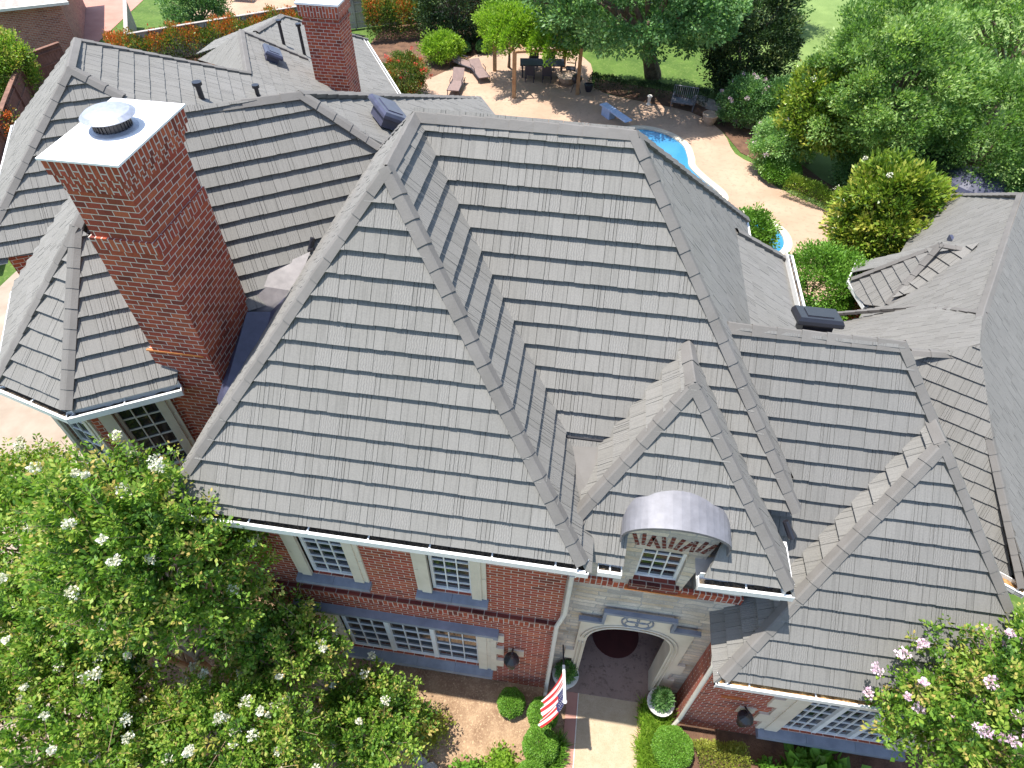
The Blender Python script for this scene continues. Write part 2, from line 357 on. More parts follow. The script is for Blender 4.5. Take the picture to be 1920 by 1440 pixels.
def caps(p, q, n1, n2, house, hw=.09, step=.37, mat='cap_tile', lift=.064):
    p, q = Vector(p), Vector(q)
    if p.z > q.z: p, q = q, p
    hw = min(hw, .1) if hw != .15 else .12
    if min(abs(p.z-k) for k in (7.2, 6.8, 4.6, 2.9)) < .01: p = p+(q-p).normalized()*.2
    l = (q-p); L = l.length; l.normalize(); upn = (n1+n2).normalized()
    vs = []
    for a, b in ((n1, n2), (n2, n1)):
        v = l.cross(a).normalized()
        if v.dot(b) > 0: v = -v
        if abs(v.dot(b)) < 1e-3 and v.z > 0: v = -v
        vs.append(v)
    m = MB(); k = max(1, round(L/step)); st = L/k
    for i in range(k):
        s0 = i*st-.015; s1 = (i+1)*st+.03; j = random.uniform(-.004, .004)
        h0 = lift+.022+j; h1 = lift+.004
        def sec(s, h):
            c = p+l*s
            return [c+vs[0]*hw+n1*(h), c+vs[0]*.02+upn*(h+.012), c+vs[1]*.02+upn*(h+.012), c+vs[1]*hw+n2*(h)]
        A, B = sec(s0, h0), sec(s1, h1); tone = random.random()
        for e in range(3): m.face([A[e], A[e+1], B[e+1], B[e]], 0, tone)
        Al = [A[0]-n1*.085, p+l*s0+upn*.0, A[3]-n2*.085]
        m.face([A[0], Al[0], Al[1], A[1]], 0, tone); m.face([A[2], Al[1], Al[2], A[3]], 0, tone); m.face([A[1], Al[1], A[2]], 0, tone)
        m.face([A[0], B[0], B[0]-n1*.085, Al[0]], 0, tone); m.face([A[3], Al[2], B[3]-n2*.085, B[3]], 0, tone)
    return m.build('ridge_cap', [mat], house)
def gutter(p, q, house, out, debris='gutter_debris', hang=True, soff=.5):
    p, q = Vector(p), Vector(q); out = Vector(out).normalized(); l = (q-p); L = l.length; l.normalize(); ax = (l, out, Z)
    m = MB(); m.box((0, -.012, -.1), (L, .012, .012), 0, ax=ax, org=p); m.box((0, -.03, .012), (L, .016, .024), 0, ax=ax, org=p)
    m.box((0, -.15, -.112), (L, .012, -.1), 0, ax=ax, org=p); m.box((0, -.165, -.16), (L, -.15, .13), 0, ax=ax, org=p)
    m.box((-.012, -.165, -.112), (0, .016, .02), 0, ax=ax, org=p); m.box((L, -.165, -.112), (L+.012, .016, .02), 0, ax=ax, org=p)
    if hang:
        k = max(1, int(L/.95))
        for i in range(k): x = (i+.5)*L/k; m.box((x-.012, -.15, .024), (x+.012, .016, .034), 0, ax=ax, org=p)
    g = m.build('gutter', ['gutter_white'], house)
    d = MB(); nseg = max(2, int(L/.08)); pr = None
    for i in range(nseg+1):
        x = L*i/nseg; z = (-.0 if debris == 'dry_leaves' else -.06)+random.uniform(-.02, .035); cur = [p+l*x-out*.15+Z*z, p+l*x-out*.08+Z*(z+random.uniform(0, .03)), p+l*x-out*.012+Z*(z-.01)]
        if pr: d.face([pr[0], pr[1], cur[1], cur[0]]); d.face([pr[1], pr[2], cur[2], cur[1]])
        pr = cur
    d.build('gutter_debris', [debris], g)
    if soff:
        s_ = MB(); s_.box((0, -soff, -.175), (L, -.15, -.16), 0, ax=ax, org=p); s_.build('soffit', ['soffit'], g)
    return g

# ================================================================== THE HOUSE
house = empty('brick_house', (0, 0, 0), 'large red brick house with steep grey shake roofs filling the middle of the view', 'house')
H = 11.617; A_ = V3((3.353, 3.18, H)); B_ = V3((3.353, 4.744, H)); C_ = V3((6.626, 4.744, H))
E1 = V3((0, 0, 7.2)); E2 = V3((6.706, 0, 7.2)); K_ = V3((9.979, 1.391, 7.2)); V2 = V3((1.87, 7.2, 9.663)); BK = V3((9.979, 9.77, 7.2))
_, n_front = slope([E1, E2, A_], 7.2, house)
_, n_left = slope([(-.2, 0, 6.937), A_, B_, V2, (0, 3.96, 7.2), (-.2, 3.6, 6.937)], 7.2, house, trim=False)
_, n_right = slope([A_, E2, (6.706, 1.39, 7.2), B_], 7.2, house, trim=False)
_, n_main = slope([B_, (6.706, 1.391, 7.2), K_, C_], 7.2, house)
_, n_mr = slope([C_, K_, BK], 7.2, house, t=.03)
slope([(9.3, 7.85, 8.11), (9.3, 4.2, 8.11), (10.86, 4.2, 7.02), (10.86, 8.49, 7.02)], 7.02, house, t=.03); caps((10.82, 8.47, 7.06), (9.3, 7.85, 8.12), Vector((.57, 0, .82)), Vector((0, .7, .7)), house)
_, n_mb = slope([C_, BK, (2.0, 9.6, 7.3), V2, B_], 7.2, house, trim=False)
caps(E1, A_, n_front, n_left, house); caps(A_, E2, n_front, n_right, house); caps(B_, A_ + Vector((0, .05, 0)), n_left, n_right, house)
caps(B_, C_, n_main, n_mb, house, .14); caps(C_, K_, n_main, n_mr, house); caps(V2, B_, n_left, n_mb, house); caps(BK, C_, n_mr, n_mb, house)
# pan between the front hip and the entry roof
m = MB(); pn = [(6.17, 1.93, 7.87), (6.9, 1.93, 7.9), (6.68, .95, 7.62), (6.55, .55, 7.40), (6.36, 1.2, 7.6)]
m.face([pn[0], pn[4], pn[2], pn[1]]); m.face([pn[4], pn[3], pn[2]]); m.build('flashing_and_shade', ['cap_tile'], house)
m = MB(); m.box((6.17, 1.9, 7.86), (6.9, 1.97, 7.95)); m.build('flashing_and_shade', ['roof_gap'], house)
# wing with the ridge running right
T1 = V3((8.54, 3.66, 9.1)); T2 = V3((11.24, 3.66, 9.1)); RA = V3((11.95, 2.48, 8.2)); RB = V3((11.93, 2.97, 8.2)); RL = V3((9.2, -.4, 4.6)); RR = V3((14.7, -.4, 4.6))
_, n_t = slope([T1, (9.979, 2.22, 7.2), (9.45, 2.0, 6.92), (9.45, 1.28, 5.97), (10.24, 1.28, 5.97), RB, T2], 7.2, house, trim=False, mat='shingle_cool')
_, n_tr = slope([T2, RB, (12.6, 3.0, 7.31), (12.5, 4.95, 7.4)], 7.2, house, trim=False)
_, n_tb = slope([T1, T2, (12.5, 4.95, 7.4), (8.9, 4.95, 7.4)], 7.2, house, trim=False)
caps(T1, T2, n_t, n_tb, house, .15); caps(RB, T2, n_t, n_tr, house)
_, n_rf = slope([RL, RR, RA], 4.6, house, mat='shingle_cool'); _, n_rl = slope([RL, RA, RB, (10.24, 1.28, 5.97), (9.2, 1.28, 4.6)], 4.6, house, trim=False); _, n_rr = slope([RA, RR, (14.7, 3.9, 4.6), RB], 4.6, house)
caps(RL, RA, n_rf, n_rl, house); caps(RR, RA, n_rf, n_rr, house); caps(RA, RB, n_rl, n_rr, house)
# entry roof
EL = V3((5.93, .28, 6.8)); ER = V3((9.85, .28, 6.8)); EA = V3((7.89, 2.1, 9.28)); EB = V3((7.84, 2.97, 9.28))
_, n_ef = slope([EL, ER, EA], 6.8, house, parts=[[EL, (7.27, .28, 0), (7.27, .8, 0), (7.27, 1.525, 0)], [(7.27, .8, 0), (8.72, .8, 0), (8.72, 1.33, 0), EA, (7.27, 1.525, 0)], [(8.45, .28, 0), ER, (8.72, 1.33, 0), (8.72, .8, 0)]]); _, n_el = slope([EL, EA, EB, (6.5, 1.75, 7.52), (5.93, 1.1, 6.8)], 6.8, house, trim=False); _, n_er = slope([EA, ER, (9.85, 1.1, 6.8), (9.53, 1.39, 7.2), EB], 6.8, house, trim=False, t=.02)
caps(V3((6.48, .79, 7.5)), EA, n_ef, n_el, house); caps(ER, EA, n_ef, n_er, house); caps(EA, EB, n_el, n_er, house)
m = MB(); m.tube((9.75, 1.36, 7.2), (9.9, 1.2, 6.98), .05, .06); m.build('flashing_and_shade', ['black_metal'], house)  # small dark tube added in place of the shadow at the main eave corner

# left wing, turned 30 degrees
LR = LU(3.94, 6.05, 10.64); LL = LU(.77, 6.05, 10.64); OA = LU(-.35, 4.73, 9.54)
O1, O2, O3, O4 = LU(-2.73, 3.83, 7.2), LU(-1.46, 2.56, 7.2), LU(.33, 2.56, 7.2), LU(1.6, 3.83, 7.2)
_, n_lf = slope([LL, OA, LU(1.2, 3.6, 7.42), LU(1.98, 3.435, 7.2), V2, LR], 7.2, house, trim=False)
_, n_g = slope([LR, V2, LU(8.5, 5.5, 7.9), LU(9.65, 6.0, 7.2), LU(9.65, 11.95, 7.2)], 7.2, house, t=.03)
_, n_lb = slope([LL, LR, LU(9.65, 11.95, 7.2), LU(3.5, 11.95, 7.2), LU(1.2, 8.6, 9.15)], 7.2, house, trim=False, t=.02)
Lc = LU(-2.73, 6.75, 7.2)
slope([LL, LU(1.3, 9.3, 8.6), LU(-.6, 8.3, 7.3), Lc], 7.2, house, trim=False, t=.02)
_, n_ll = slope([O1, OA, LL, Lc], 7.2, house)
_, n_od = slope([O1, O2, OA], 7.2, house); _, n_or = slope([O2, O3, LU(1.0, 3.6, 8.32), OA], 7.2, house)
caps(LL, LR, n_lf, n_lb, house, .14); caps(V2, LR, n_lf, n_g, house); caps(LU(9.65, 11.95, 7.2), LR, n_g, n_lb, house)
caps(O1, OA, n_ll, n_od, house, .11); caps(O2, OA, n_od, n_or, house, .1); caps(OA, LL, n_lf, n_ll, house)
WA = LU(-.5, 10.3, 10.1); WB = LU(-.5, 12.3, 10.0); WC = LU(-3.54, 8.15, 7.2); WD = LU(-3.54, 14.9, 7.2); WV = LU(.35, 9.85, 9.53)
_, n_wf = slope([WA, WC, LU(-2.4, 8.07, 7.2), LU(1.2, 8.9, 8.3), WV], 7.2, house, trim=False)
_, n_wl = slope([WA, WB, WD, WC], 7.2, house, t=.03)
p1 = LU(3.3, 17.9, 7.92); pj = LU(5.21, 17.6, 6.87); NC = LU(3.13, 14.15, 8.0)
q2 = LU(4.99, 21.8, 6.98)
_, n_nn = slope([WA, WV, LU(1.2, 8.9, 9.06), LU(6.2, 8.9, 6.3), LU(8.45, 12, 5.08), LU(8.45, 23.6, 5.08), q2, LU(3.78, 18.44, 7.65), p1, NC, WB], 5.08, house, trim=False, t=.03)
caps(WC, WA, n_wf, n_wl, house, .13); caps(WA, WB, n_wl, n_nn, house, .14); caps(WV, WA, n_wf, n_nn, house, .12)
caps(NC, WB, n_nn, Vector((-.3, .3, .9)).normalized(), house, .13)
_, n_k3 = slope([NC, p1, LU(1.5, 21.9, 5.8)], 5.1, house, trim=False, t=.02)
_, n_k4 = slope([p1, LU(3.78, 18.44, 7.65), q2, LU(2.2, 25.5, 5.3), LU(1.5, 21.9, 5.8)], 5.1, house, trim=False, t=.02)
slope([q2, LU(8.45, 23.6, 5.1), LU(7.5, 27, 4.0), LU(2.5, 27, 4.6)], 5.1, house, trim=False, t=.02)
caps(pj, p1, n_nn, Vector((-.2, .4, .9)).normalized(), house, .09); caps(LU(8.45, 23.6, 5.1), q2, n_nn, Vector((.1, .5, .85)).normalized(), house); caps(LU(3.78, 18.44, 7.65), q2, n_nn, Vector((-.1, .5, .85)).normalized(), house)
caps(NC, p1, n_nn, n_k3, house, .09)
# flashing chute beside the big chimney
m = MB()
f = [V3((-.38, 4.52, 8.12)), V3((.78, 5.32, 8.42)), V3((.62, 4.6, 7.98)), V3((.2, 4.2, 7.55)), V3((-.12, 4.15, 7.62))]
m.face([f[0], f[4], f[2], f[1]]); m.face([f[4], f[3], f[2]]); m.build('flashing_and_shade', ['flashing'], house)
m = MB(); m.face([(-.16, 4.05, 7.82), (-.16, 2.32, 7.22), (.03, 2.1, 7.3), (.24, 3.93, 7.6)]); m.face([(-.16, 4.05, 7.82), (.24, 3.93, 7.6), (.64, 4.5, 8.1), (.2, 4.25, 7.7)]); m.build('flashing_and_shade', ['vent_plastic'], house)  # metal pan, its dark colour includes the shade cast by the chimney
m = MB(); m.tube((.72, 5.36, 8.35), (.8, 5.5, 8.62), .045); m.tube((.72, 5.36, 8.4), (.88, 5.3, 8.5), .035); m.build('vent_pipe', ['black_metal'], house)

# right wing, turned -30 degrees
UA = RU(9.38, 13.35, 6.21); UE = RU(12.68, 10.83, 2.9); UT = V3((13.62, 6.87, 6.12))
VF = RU(9.26, 15.09, 6.15); V9 = RU(8.98, 21.8, 6.0); VK = RU(8.22, 16.77, 4.64); VJ = RU(6.25, 17.2, 2.95); VH = RU(7.24, 25.9, 3.35)
_, n_u = slope([UA, UT, RU(6.6, 10.83, 2.9), UE], 2.9, house, t=.04)
_, n_vr = slope([UA, UE, RU(12.68, 24.5, 2.9), V9, VF], 2.9, house, t=.03, mat='shingle_cool')
_, n_vf = slope([UA, VF, VK, VJ, RU(6.25, 12.5, 2.6), UT], 2.9, house, trim=False, t=.03)
_, n_vl = slope([VF, V9, VH, RU(6.9, 26, 2.9), RU(6.9, 16.6, 2.9), VK], 2.9, house, trim=False, t=.03)
caps(UE, UA, n_u, n_vr, house); caps(UA, UT, n_u, n_vf, house); caps(VF, UA, n_vf, n_vr, house); caps(VF, V9, n_vl, n_vr, house)
caps(VK, VF, n_vf, WR*.8+Z*.6, house); caps(VJ, VK, n_vf, WR*.8+Z*.6, house); caps(VH, V9, n_vl, WR*.8+Z*.6, house)
SA = RU(7.8, 19.1, 5.18); SR = RU(8.62, 19.4, 5.2); S0 = RU(6.0, 19.15, 2.9); SG = RU(6.85, 18.2, 2.9); SB = RU(7.42, 17.85, 3.55); ST = RU(5.85, 20.5, 2.9)
_, n_s1 = slope([S0, SG, SB, SA], 2.9, house, t=.05); _, n_s2 = slope([S0, SA, SR, RU(7.9, 21, 4.3), ST], 2.9, house, trim=False, t=.02); _, n_s3 = slope([SB, SA, SR, RU(8.3, 18.3, 4.75)], 2.9, house, trim=False, t=.05)
caps(S0, SA, n_s1, n_s2, house); caps(SB, SA, n_s1, n_s3, house); caps(SA, SR, n_s3, n_s2, house)
m = MB(); m.box((-.05, -.15, 0), (.05, .15, .16)); o = m.build('roof_vent', ['vent_plastic'], house); o.location = RU(8.0, 20.9, 4.4)

# ------------------------------------------------------------------ gutters
gutter(E1, E2, house, (0, -1, 0)); gutter(E2 + Vector((0, -.012, 0)), (6.706, .78, 7.2), house, (1, 0, 0), hang=False, soff=.25)
gutter((-.24, 1.9, 6.86), (-.24, 0.0, 6.86), house, (-1, 0, 0), soff=.3)
gutter((6.9, .25, 6.8), (7.25, .25, 6.8), house, (0, -1, 0), hang=True, soff=.6); gutter((8.44, .25, 6.8), ER, house, (0, -1, 0), soff=.6)
gutter(ER, (9.85, 1.2, 6.8), house, (1, 0, 0), hang=False, soff=.3)
gutter(RL, RR, house, (0, -1, 0), debris='dry_leaves', soff=.6); gutter(V3((9.2, .9, 4.6)), RL, house, (-1, 0, 0), soff=.3); gutter(RR, (14.7, 5.4, 4.6), house, (1, 0, 0), hang=False, soff=.3)
gutter((9.979, 9.77, 7.2), (9.979, 8.5, 7.2), house, (1, 0, 0), hang=False); gutter((10.86, 8.49, 7.2), (10.86, 4.3, 7.2), house, (1, 0, 0), hang=False)
gutter(O1, O2, house, -(O2-O1).cross(Z)*-1, soff=.35); gutter(O2, O3 + U30*.1, house, -W30, soff=.35); gutter(Lc, O1, house, -U30)
gutter(WD, WC, house, -U30); gutter(LU(8.45, 23.6, 5.1), LU(8.45, 16.8, 5.1), house, U30, hang=False); gutter(LU(9.65, 11.95, 7.2), LU(9.65, 9.5, 7.2), house, U30, hang=False)
gutter(RU(7.0, 10.83, 2.9), UE, house, -WR, debris='dry_leaves'); gutter(UE, RU(12.68, 20, 2.9), house, UR, hang=False)
gutter(SG, S0, house, (SG-S0).normalized().cross(Z), hang=False, soff=.2); gutter(S0, ST, house, -UR, hang=False, soff=.2)

# ------------------------------------------------------------------ walls and windows
def wall(p, q, z0, z1, out, openings=(), mat='brick', th=.3, parent=None, name='wall', reveal=.16):
    p, q = Vector((p[0], p[1], 0)), Vector((q[0], q[1], 0)); l = (q-p); L = l.length; l.normalize(); out = Vector(out).normalized(); m = MB()
    P = lambda x, z, d=0: p+l*x+Z*z-out*d
    def fc(a): 
        n = (a[1]-a[0]).cross(a[2]-a[1]); m.face(a if n.dot(out) > 0 else a[::-1])
    xs = sorted({0, L, *[v for o in openings for v in (o[0], o[1])]}); zs = sorted({z0, z1, *[v for o in openings for v in (o[2], o[3])]})
    for i in range(len(xs)-1):
        for j in range(len(zs)-1):
            cx, cz = (xs[i]+xs[i+1])/2, (zs[j]+zs[j+1])/2
            if any(o[0] < cx < o[1] and o[2] < cz < o[3] for o in openings): continue
            fc([P(xs[i], zs[j]), P(xs[i+1], zs[j]), P(xs[i+1], zs[j+1]), P(xs[i], zs[j+1])])
    for o in openings:
        a, b, c, d = o[:4]
        for e in (((a, c), (a, d)), ((b, d), (b, c)), ((a, d), (b, d)), ((b, c), (a, c))):
            m.face([P(*e[0]), P(*e[1]), P(*e[1], reveal), P(*e[0], reveal)])
    e_ = .013; m.face([P(e_, z0), P(e_, z1), P(e_, z1, th), P(e_, z0, th)]); m.face([P(L-e_, z1), P(L-e_, z0), P(L-e_, z0, th), P(L-e_, z1, th)])
    m.face([P(0, z1), P(L, z1), P(L, z1, th), P(0, z1, th)]); m.face([P(0, z0, th), P(0, z1, th), P(L, z1, th), P(L, z0, th)])
    return m.build(name, [mat], parent or house)
def window(p, l, out, x, z, w_, h_, nx, nz, parent=None, lights=1, surround=None, sill=None, frame='white_paint', depth=.1, sash=.055):
    # x,z: lower-left corner of the opening in the wall plane; p: wall origin (z=0)
    p = Vector(p); l = Vector(l).normalized(); out = Vector(out).normalized(); ax = (l, out, Z); org = p+l*x+Z*z; parent = parent or house
    m = MB(); f = sash; d0, d1 = -depth, -depth+.05
    m.box((0, d0, 0), (w_, d1, f), ax=ax, org=org); m.box((0, d0, h_-f), (w_, d1, h_), ax=ax, org=org)
    m.box((0, d0, f), (f, d1, h_-f), ax=ax, org=org); m.box((w_-f, d0, f), (w_, d1, h_-f), ax=ax, org=org)
    lw = w_/lights
    for k in range(lights):
        x0 = k*lw; a = x0+(f if k == 0 else .05); b = x0+lw-(f if k == lights-1 else .05)
        if k: m.box((x0-.05, d0, f), (x0+.05, d1+.03, h_-f), ax=ax, org=org)
        for i in range(1, nx): xx = a+(b-a)*i/nx; m.box((xx-.01, d0+.012, f), (xx+.01, d1-.01, h_-f), ax=ax, org=org)
        for j in range(1, nz): zz = f+(h_-2*f)*j/nz; m.box((a, d0+.008, zz-.01), (b, d1-.014, zz+.01), ax=ax, org=org)
    wn = m.build('window', [frame], parent)
    g = MB(); g.face([org+l*a-out*(depth-.006)+Z*b for a, b in ((f*.5, f*.5), (w_-f*.5, f*.5), (w_-f*.5, h_-f*.5), (f*.5, h_-f*.5))]); g.build('glass', ['window_glass'], wn)
    if surround:
        sl_, sr, st, sbt = surround; s_ = MB()
        for (a, b, c, d) in ((-sl_, 0, 0, h_), (w_, w_+sr, 0, h_)):
            if b > a:
                nb = max(2, round(h_/.42))
                for k in range(nb): s_.box((a, -.16, c+(d-c)*k/nb+.003), (b, .035+(k % 2)*.004, c+(d-c)*(k+1)/nb-.003), ax=ax, org=org)
                e = a+.09 if a < 0 else b-.09
                s_.box((min(e, 0 if a < 0 else w_), .03, c), (max(e, 0 if a < 0 else w_), .06, d), ax=ax, org=org)
            if not st: s_.build('stone_surround', ['limestone'], wn); s_ = MB()
        if st: s_.box((-sl_-.0, -.16, h_), (w_+sr, .05, h_+st), ax=ax, org=org); s_.build('stone_surround', ['limestone'], wn)
    if sill:
        a, b, hh, pr = sill; s_ = MB(); k = max(1, round((w_+a+b)/.9)); W_ = w_+a+b
        for i in range(k):
            x0, x1 = -a+W_*i/k+.003, -a+W_*(i+1)/k-.003
            pts = [org+l*x0+out*(-.1)+Z*0, org+l*x0+out*pr-Z*.05, org+l*x0+out*pr-Z*hh, org+l*x0+out*(-.1)-Z*hh]
            s_.extrude(pts, l*(x1-x0))
        s_.build('window_sill', ['bluestone'], wn)
    return wn
FR = (0, -1, 0)
# front wing
ow = [(1.28, 2.12, 4.62, 6.35), (3.6, 4.36, 4.62, 6.35), (1.4, 4.4, .85, 2.98)]
wall((.45, .5), (6.46, .5), 0, 7.05, FR, ow)
P0 = (.45, .5, 0)
window(P0, X, FR, 1.28, 4.62, .84, 1.73, 3, 6, surround=(.27, .27, .3, 0), sill=(.3, .3, .16, .16))
window(P0, X, FR, 3.6, 4.62, .76, 1.73, 3, 6, surround=(.27, .27, .3, 0), sill=(.3, .3, .16, .16))
wt = window(P0, X, FR, 1.4, .85, 3.0, 2.13, 3, 5, lights=3, surround=(.28, .28, 0, 0), sill=(.2, .32, .2, .2))
m = MB()
for k in range(6): m.box((4.68+.45, .44-.0, .86+k*.36), (4.68+.45+(.28 if k % 2 else .12), .5, .86+k*.36+.355))
m.build('stone_surround', ['limestone'], wt); m = MB()
for k in range(6): m.box((1.12+.45-(.28 if k % 2 else .12), .44, .86+k*.36), (1.12+.45, .5, .86+k*.36+.355))
m.build('stone_surround', ['limestone'], wt); m = MB()
m.box((1.07, .42, 2.98), (5.2, .5, 3.1)); m.build('stone_surround', ['limestone'], wt)
m = MB(); m.box((1.0, .33, 3.1), (5.3, .5, 3.2)); m.box((1.0, .36, 2.95), (1.1, .5, 3.1)); m.box((5.2, .36, 2.95), (5.3, .5, 3.1)); m.build('lintel', ['bluestone'], wt)
m = MB(); m.box((.44, .44, 3.72), (6.47, .5, 3.98)); m.build('brick_band', ['brick_soldier'], house); m = MB(); m.box((.43, .42, 3.98), (6.48, .5, 4.04)); m.build('brick_band', ['brick_dark'], house)
wall((.45, 4.5), (.45, .5), 0, 7.05, (-1, 0, 0)); wall((6.46, .5), (6.46, .95), 0, 7.05, (1, 0, 0))
# entry wall of rubble stone with the arch
def arch_pts(cx, hw, zs, rise, z0=0, n=18, flat=2.4):
    pts = [(cx+hw, z0)]
    for i in range(n+1):
        t = math.pi*i/n; c, s_ = math.cos(t), math.sin(t)
        pts.append((cx+hw*math.copysign(abs(c)**(2/flat), c), zs+rise*abs(s_)**(2/flat)))
    pts.append((cx-hw, z0)); return pts
def holed(outer, hole, y, mat, name, parent, depth, hdepth=None):
    # vertical slab in the XZ plane with its front at y and an opening that reaches the ground (outer + hole as one outline)
    m = MB(); pts = [(outer[0][0], outer[0][1])]
    poly = list(outer)+[]   # outer given from bottom-left over the top to bottom-right
    ring = poly+hole        # hole given from bottom-right over the top to bottom-left
    tri = tessellate_polygon([[Vector((a, b, 0)) for a, b in ring]])
    for t in tri: 
        q = [Vector((ring[i][0], y, ring[i][1])) for i in t]
        n = (q[1]-q[0]).cross(q[2]-q[0]); m.face(q if n.y < 0 else q[::-1])
    for i in range(len(ring)):
        a, b = ring[i], ring[(i+1) % len(ring)]
        m.face([(a[0], y, a[1]), (a[0], y+depth, a[1]), (b[0], y+depth, b[1]), (b[0], y, b[1])])
    return m.build(name, [mat], parent)
hole = arch_pts(7.96, .86, 2.5, .95)
holed([(6.46, 0), (6.46, 6.6), (7.29, 6.6), (7.29, 5.3), (8.7, 5.3), (8.7, 6.6), (9.5, 6.6), (9.5, 0)], arch_pts(7.96, .9, 2.5, .98), .85, 'rubble_stone', 'wall', house, .4)

surr = holed([(6.85, 0), (6.85, .5), (6.72, .5), (6.72, .95), (6.9, .95), (6.9, 1.4), (6.72, 1.4), (6.72, 1.9), (6.9, 1.9), (6.9, 3.72), (7.34, 3.72), (7.34, 4.2), (8.6, 4.2), (8.6, 3.78), (9.12, 3.78), (9.12, 1.9), (9.3, 1.9), (9.3, 1.4), (9.08, 1.4), (9.08, .95), (9.25, .95), (9.25, .5), (9.08, .5), (9.08, 0)], hole, .79, 'limestone', 'door_surround', house, .45)
m = MB()
def bar(x0, x1, z0, z1, y0=.7, y1=.79): m.box((x0, y0, z0), (x1, y1, z1))
bar(6.84, 7.34, 3.72, 3.8); bar(7.28, 7.34, 3.8, 4.2); bar(7.28, 8.66, 4.2, 4.28); bar(8.6, 8.66, 3.86, 4.2); bar(8.6, 9.18, 3.78, 3.86); m.build('hood_mould', ['bluestone'], surr)
m = MB()
for i in range(17):   # moulded inner edge of the arch
    a, b = hole[1+i], hole[2+i]; 
    def off(p, k): return (7.96+(p[0]-7.96)*k, 2.5+(p[1]-2.5)*k)
    for k, yy in ((1.07, .765), (1.16, .775)): 
        a2, b2 = off(a, k), off(b, k); m.tube((a2[0], yy, a2[1]), (b2[0], yy, b2[1]), .018, n=5, caps=False)
for x_ in (7.96-.86*1.07, 7.96+.86*1.07): m.tube((x_, .765, 0), (x_, .765, 2.5), .018, n=5)
for x_ in (7.96-.86*1.16, 7.96+.86*1.16): m.tube((x_, .775, 0), (x_, .775, 2.5), .018, n=5)
m.build('arch_moulding', ['limestone'], surr)
def ring(m, cx, cz, r, y, rad_, n=24):
    for i in range(n):
        a, b = 2*math.pi*i/n, 2*math.pi*(i+1)/n; m.tube((cx+r*math.cos(a), y, cz+r*math.sin(a)), (cx+r*math.cos(b), y, cz+r*math.sin(b)), rad_, n=5, caps=False)
m = MB(); ring(m, 7.97, 3.84, .3, .785, .02)
for a in (45, 135, 225, 315): ring(m, 7.97+.145*math.cos(rad(a)), 3.84+.145*math.sin(rad(a)), .125, .785, .013, 16)
m.build('quatrefoil', ['bluestone'], surr)
m = MB(); m.box((6.46, .8, 5.2), (9.55, .86, 5.42)); m.build('brick_band', ['brick_soldier'], house)
m = MB(); m.box((7.5, .74, 5.3), (8.75, .8, 5.33)); m.build('drip_edge', ['copper'], house)
# porch behind the arch
wall((6.6, .9), (6.6, 5.0), 0, 5, (1, 0, 0), mat='brick'); wall((9.25, 5.0), (9.25, .9), 0, 5, (-1, 0, 0), mat='brick'); wall((6.6, 5), (9.3, 5), 0, 5, FR, mat='brick')
m = MB(); m.box((6.5, 1.26, 3.6), (9.4, 5.2, 3.75)); m.build('porch_ceiling', ['soffit'], house)
# dormer
dm = MB(); dy = .8
dpts = [(7.28, 5.42), (7.28, 7.5)] + [(8.0-.715*math.cos(math.pi*i/14), 7.5+.34*math.sin(math.pi*i/14)) for i in range(1, 14)] + [(8.715, 7.5), (8.46, 5.42), (8.34, 5.42), (8.34, 6.72), (7.6, 6.72), (7.6, 5.42)]
tri = tessellate_polygon([[Vector((a, b, 0)) for a, b in dpts]])
for t in tri:
    q = [Vector((dpts[i][0], dy, dpts[i][1])) for i in t]; n = (q[1]-q[0]).cross(q[2]-q[0]); dm.face(q if n.y < 0 else q[::-1])
for i in range(len(dpts)): a, b = dpts[i], dpts[(i+1) % len(dpts)]; dm.face([(a[0], dy, a[1]), (a[0], dy+1.6, a[1]), (b[0], dy+1.6, b[1]), (b[0], dy, b[1])])
dorm = dm.build('dormer', ['rubble_stone'], house)
rm = MB(); N_ = 20; pr = None
for i in range(N_+1):
    t = math.pi*i/N_; c_, s_ = math.cos(t), math.sin(t)
    cur = [Vector((7.95-.8*c_, .5, 7.56+.38*s_)), Vector((7.95-.8*c_, 1.5, 7.62+.44*s_)), Vector((7.95-.77*c_, .5, 7.53+.36*s_)), Vector((7.95-.77*c_, 1.5, 7.56+.4*s_))]
    if pr: rm.face([pr[0], cur[0], cur[1], pr[1]]); rm.face([pr[2], pr[3], cur[3], cur[2]]); rm.face([pr[0], pr[2], cur[2], cur[0]])
    pr = cur
for s_ in (-1, 1): rm.box((7.95+s_*.79-.012, .5, 7.36), (7.95+s_*.79+.012, 1.3, 7.57))
dr = rm.build('dormer_roof', ['grey_metal'], dorm, smooth=False)
m = MB()
for i in range(1, 12): t = math.pi*i/12; cx, cz = 7.98-.68*math.cos(t), 7.44+.33*math.sin(t); m.box((cx-.025, .7, cz-.03), (cx+.025, .8, cz+.02))
m.build('dentils', ['black_metal'], dorm)
m = MB()   # brick accents in the arch head
for cx, tilt, k in ((8.0, 0, 5), (7.58, -.1, 3), (8.42, .25, 3)):
    for i in range(k):
        o0 = (i-(k-1)/2)*.085; m.box((-.03, -.012, 0), (.03, 0, .34), ax=(Vector((math.cos(o0*2.4+tilt), 0, -math.sin(o0*2.4+tilt))), Y, Vector((math.sin(o0*2.4+tilt), 0, math.cos(o0*2.4+tilt)))), org=(cx+o0, dy, 6.86-abs(o0)*.3))
m.build('brick_accent', ['brick_dark'], dorm)
window((0, dy, 0), X, FR, 7.6, 5.6, .74, 1.12, 3, 4, parent=dorm, depth=.14); m = MB(); m.box((7.55, .72, 5.42), (8.4, .95, 5.6)); m.build('window_sill', ['brick_dark'], dorm)
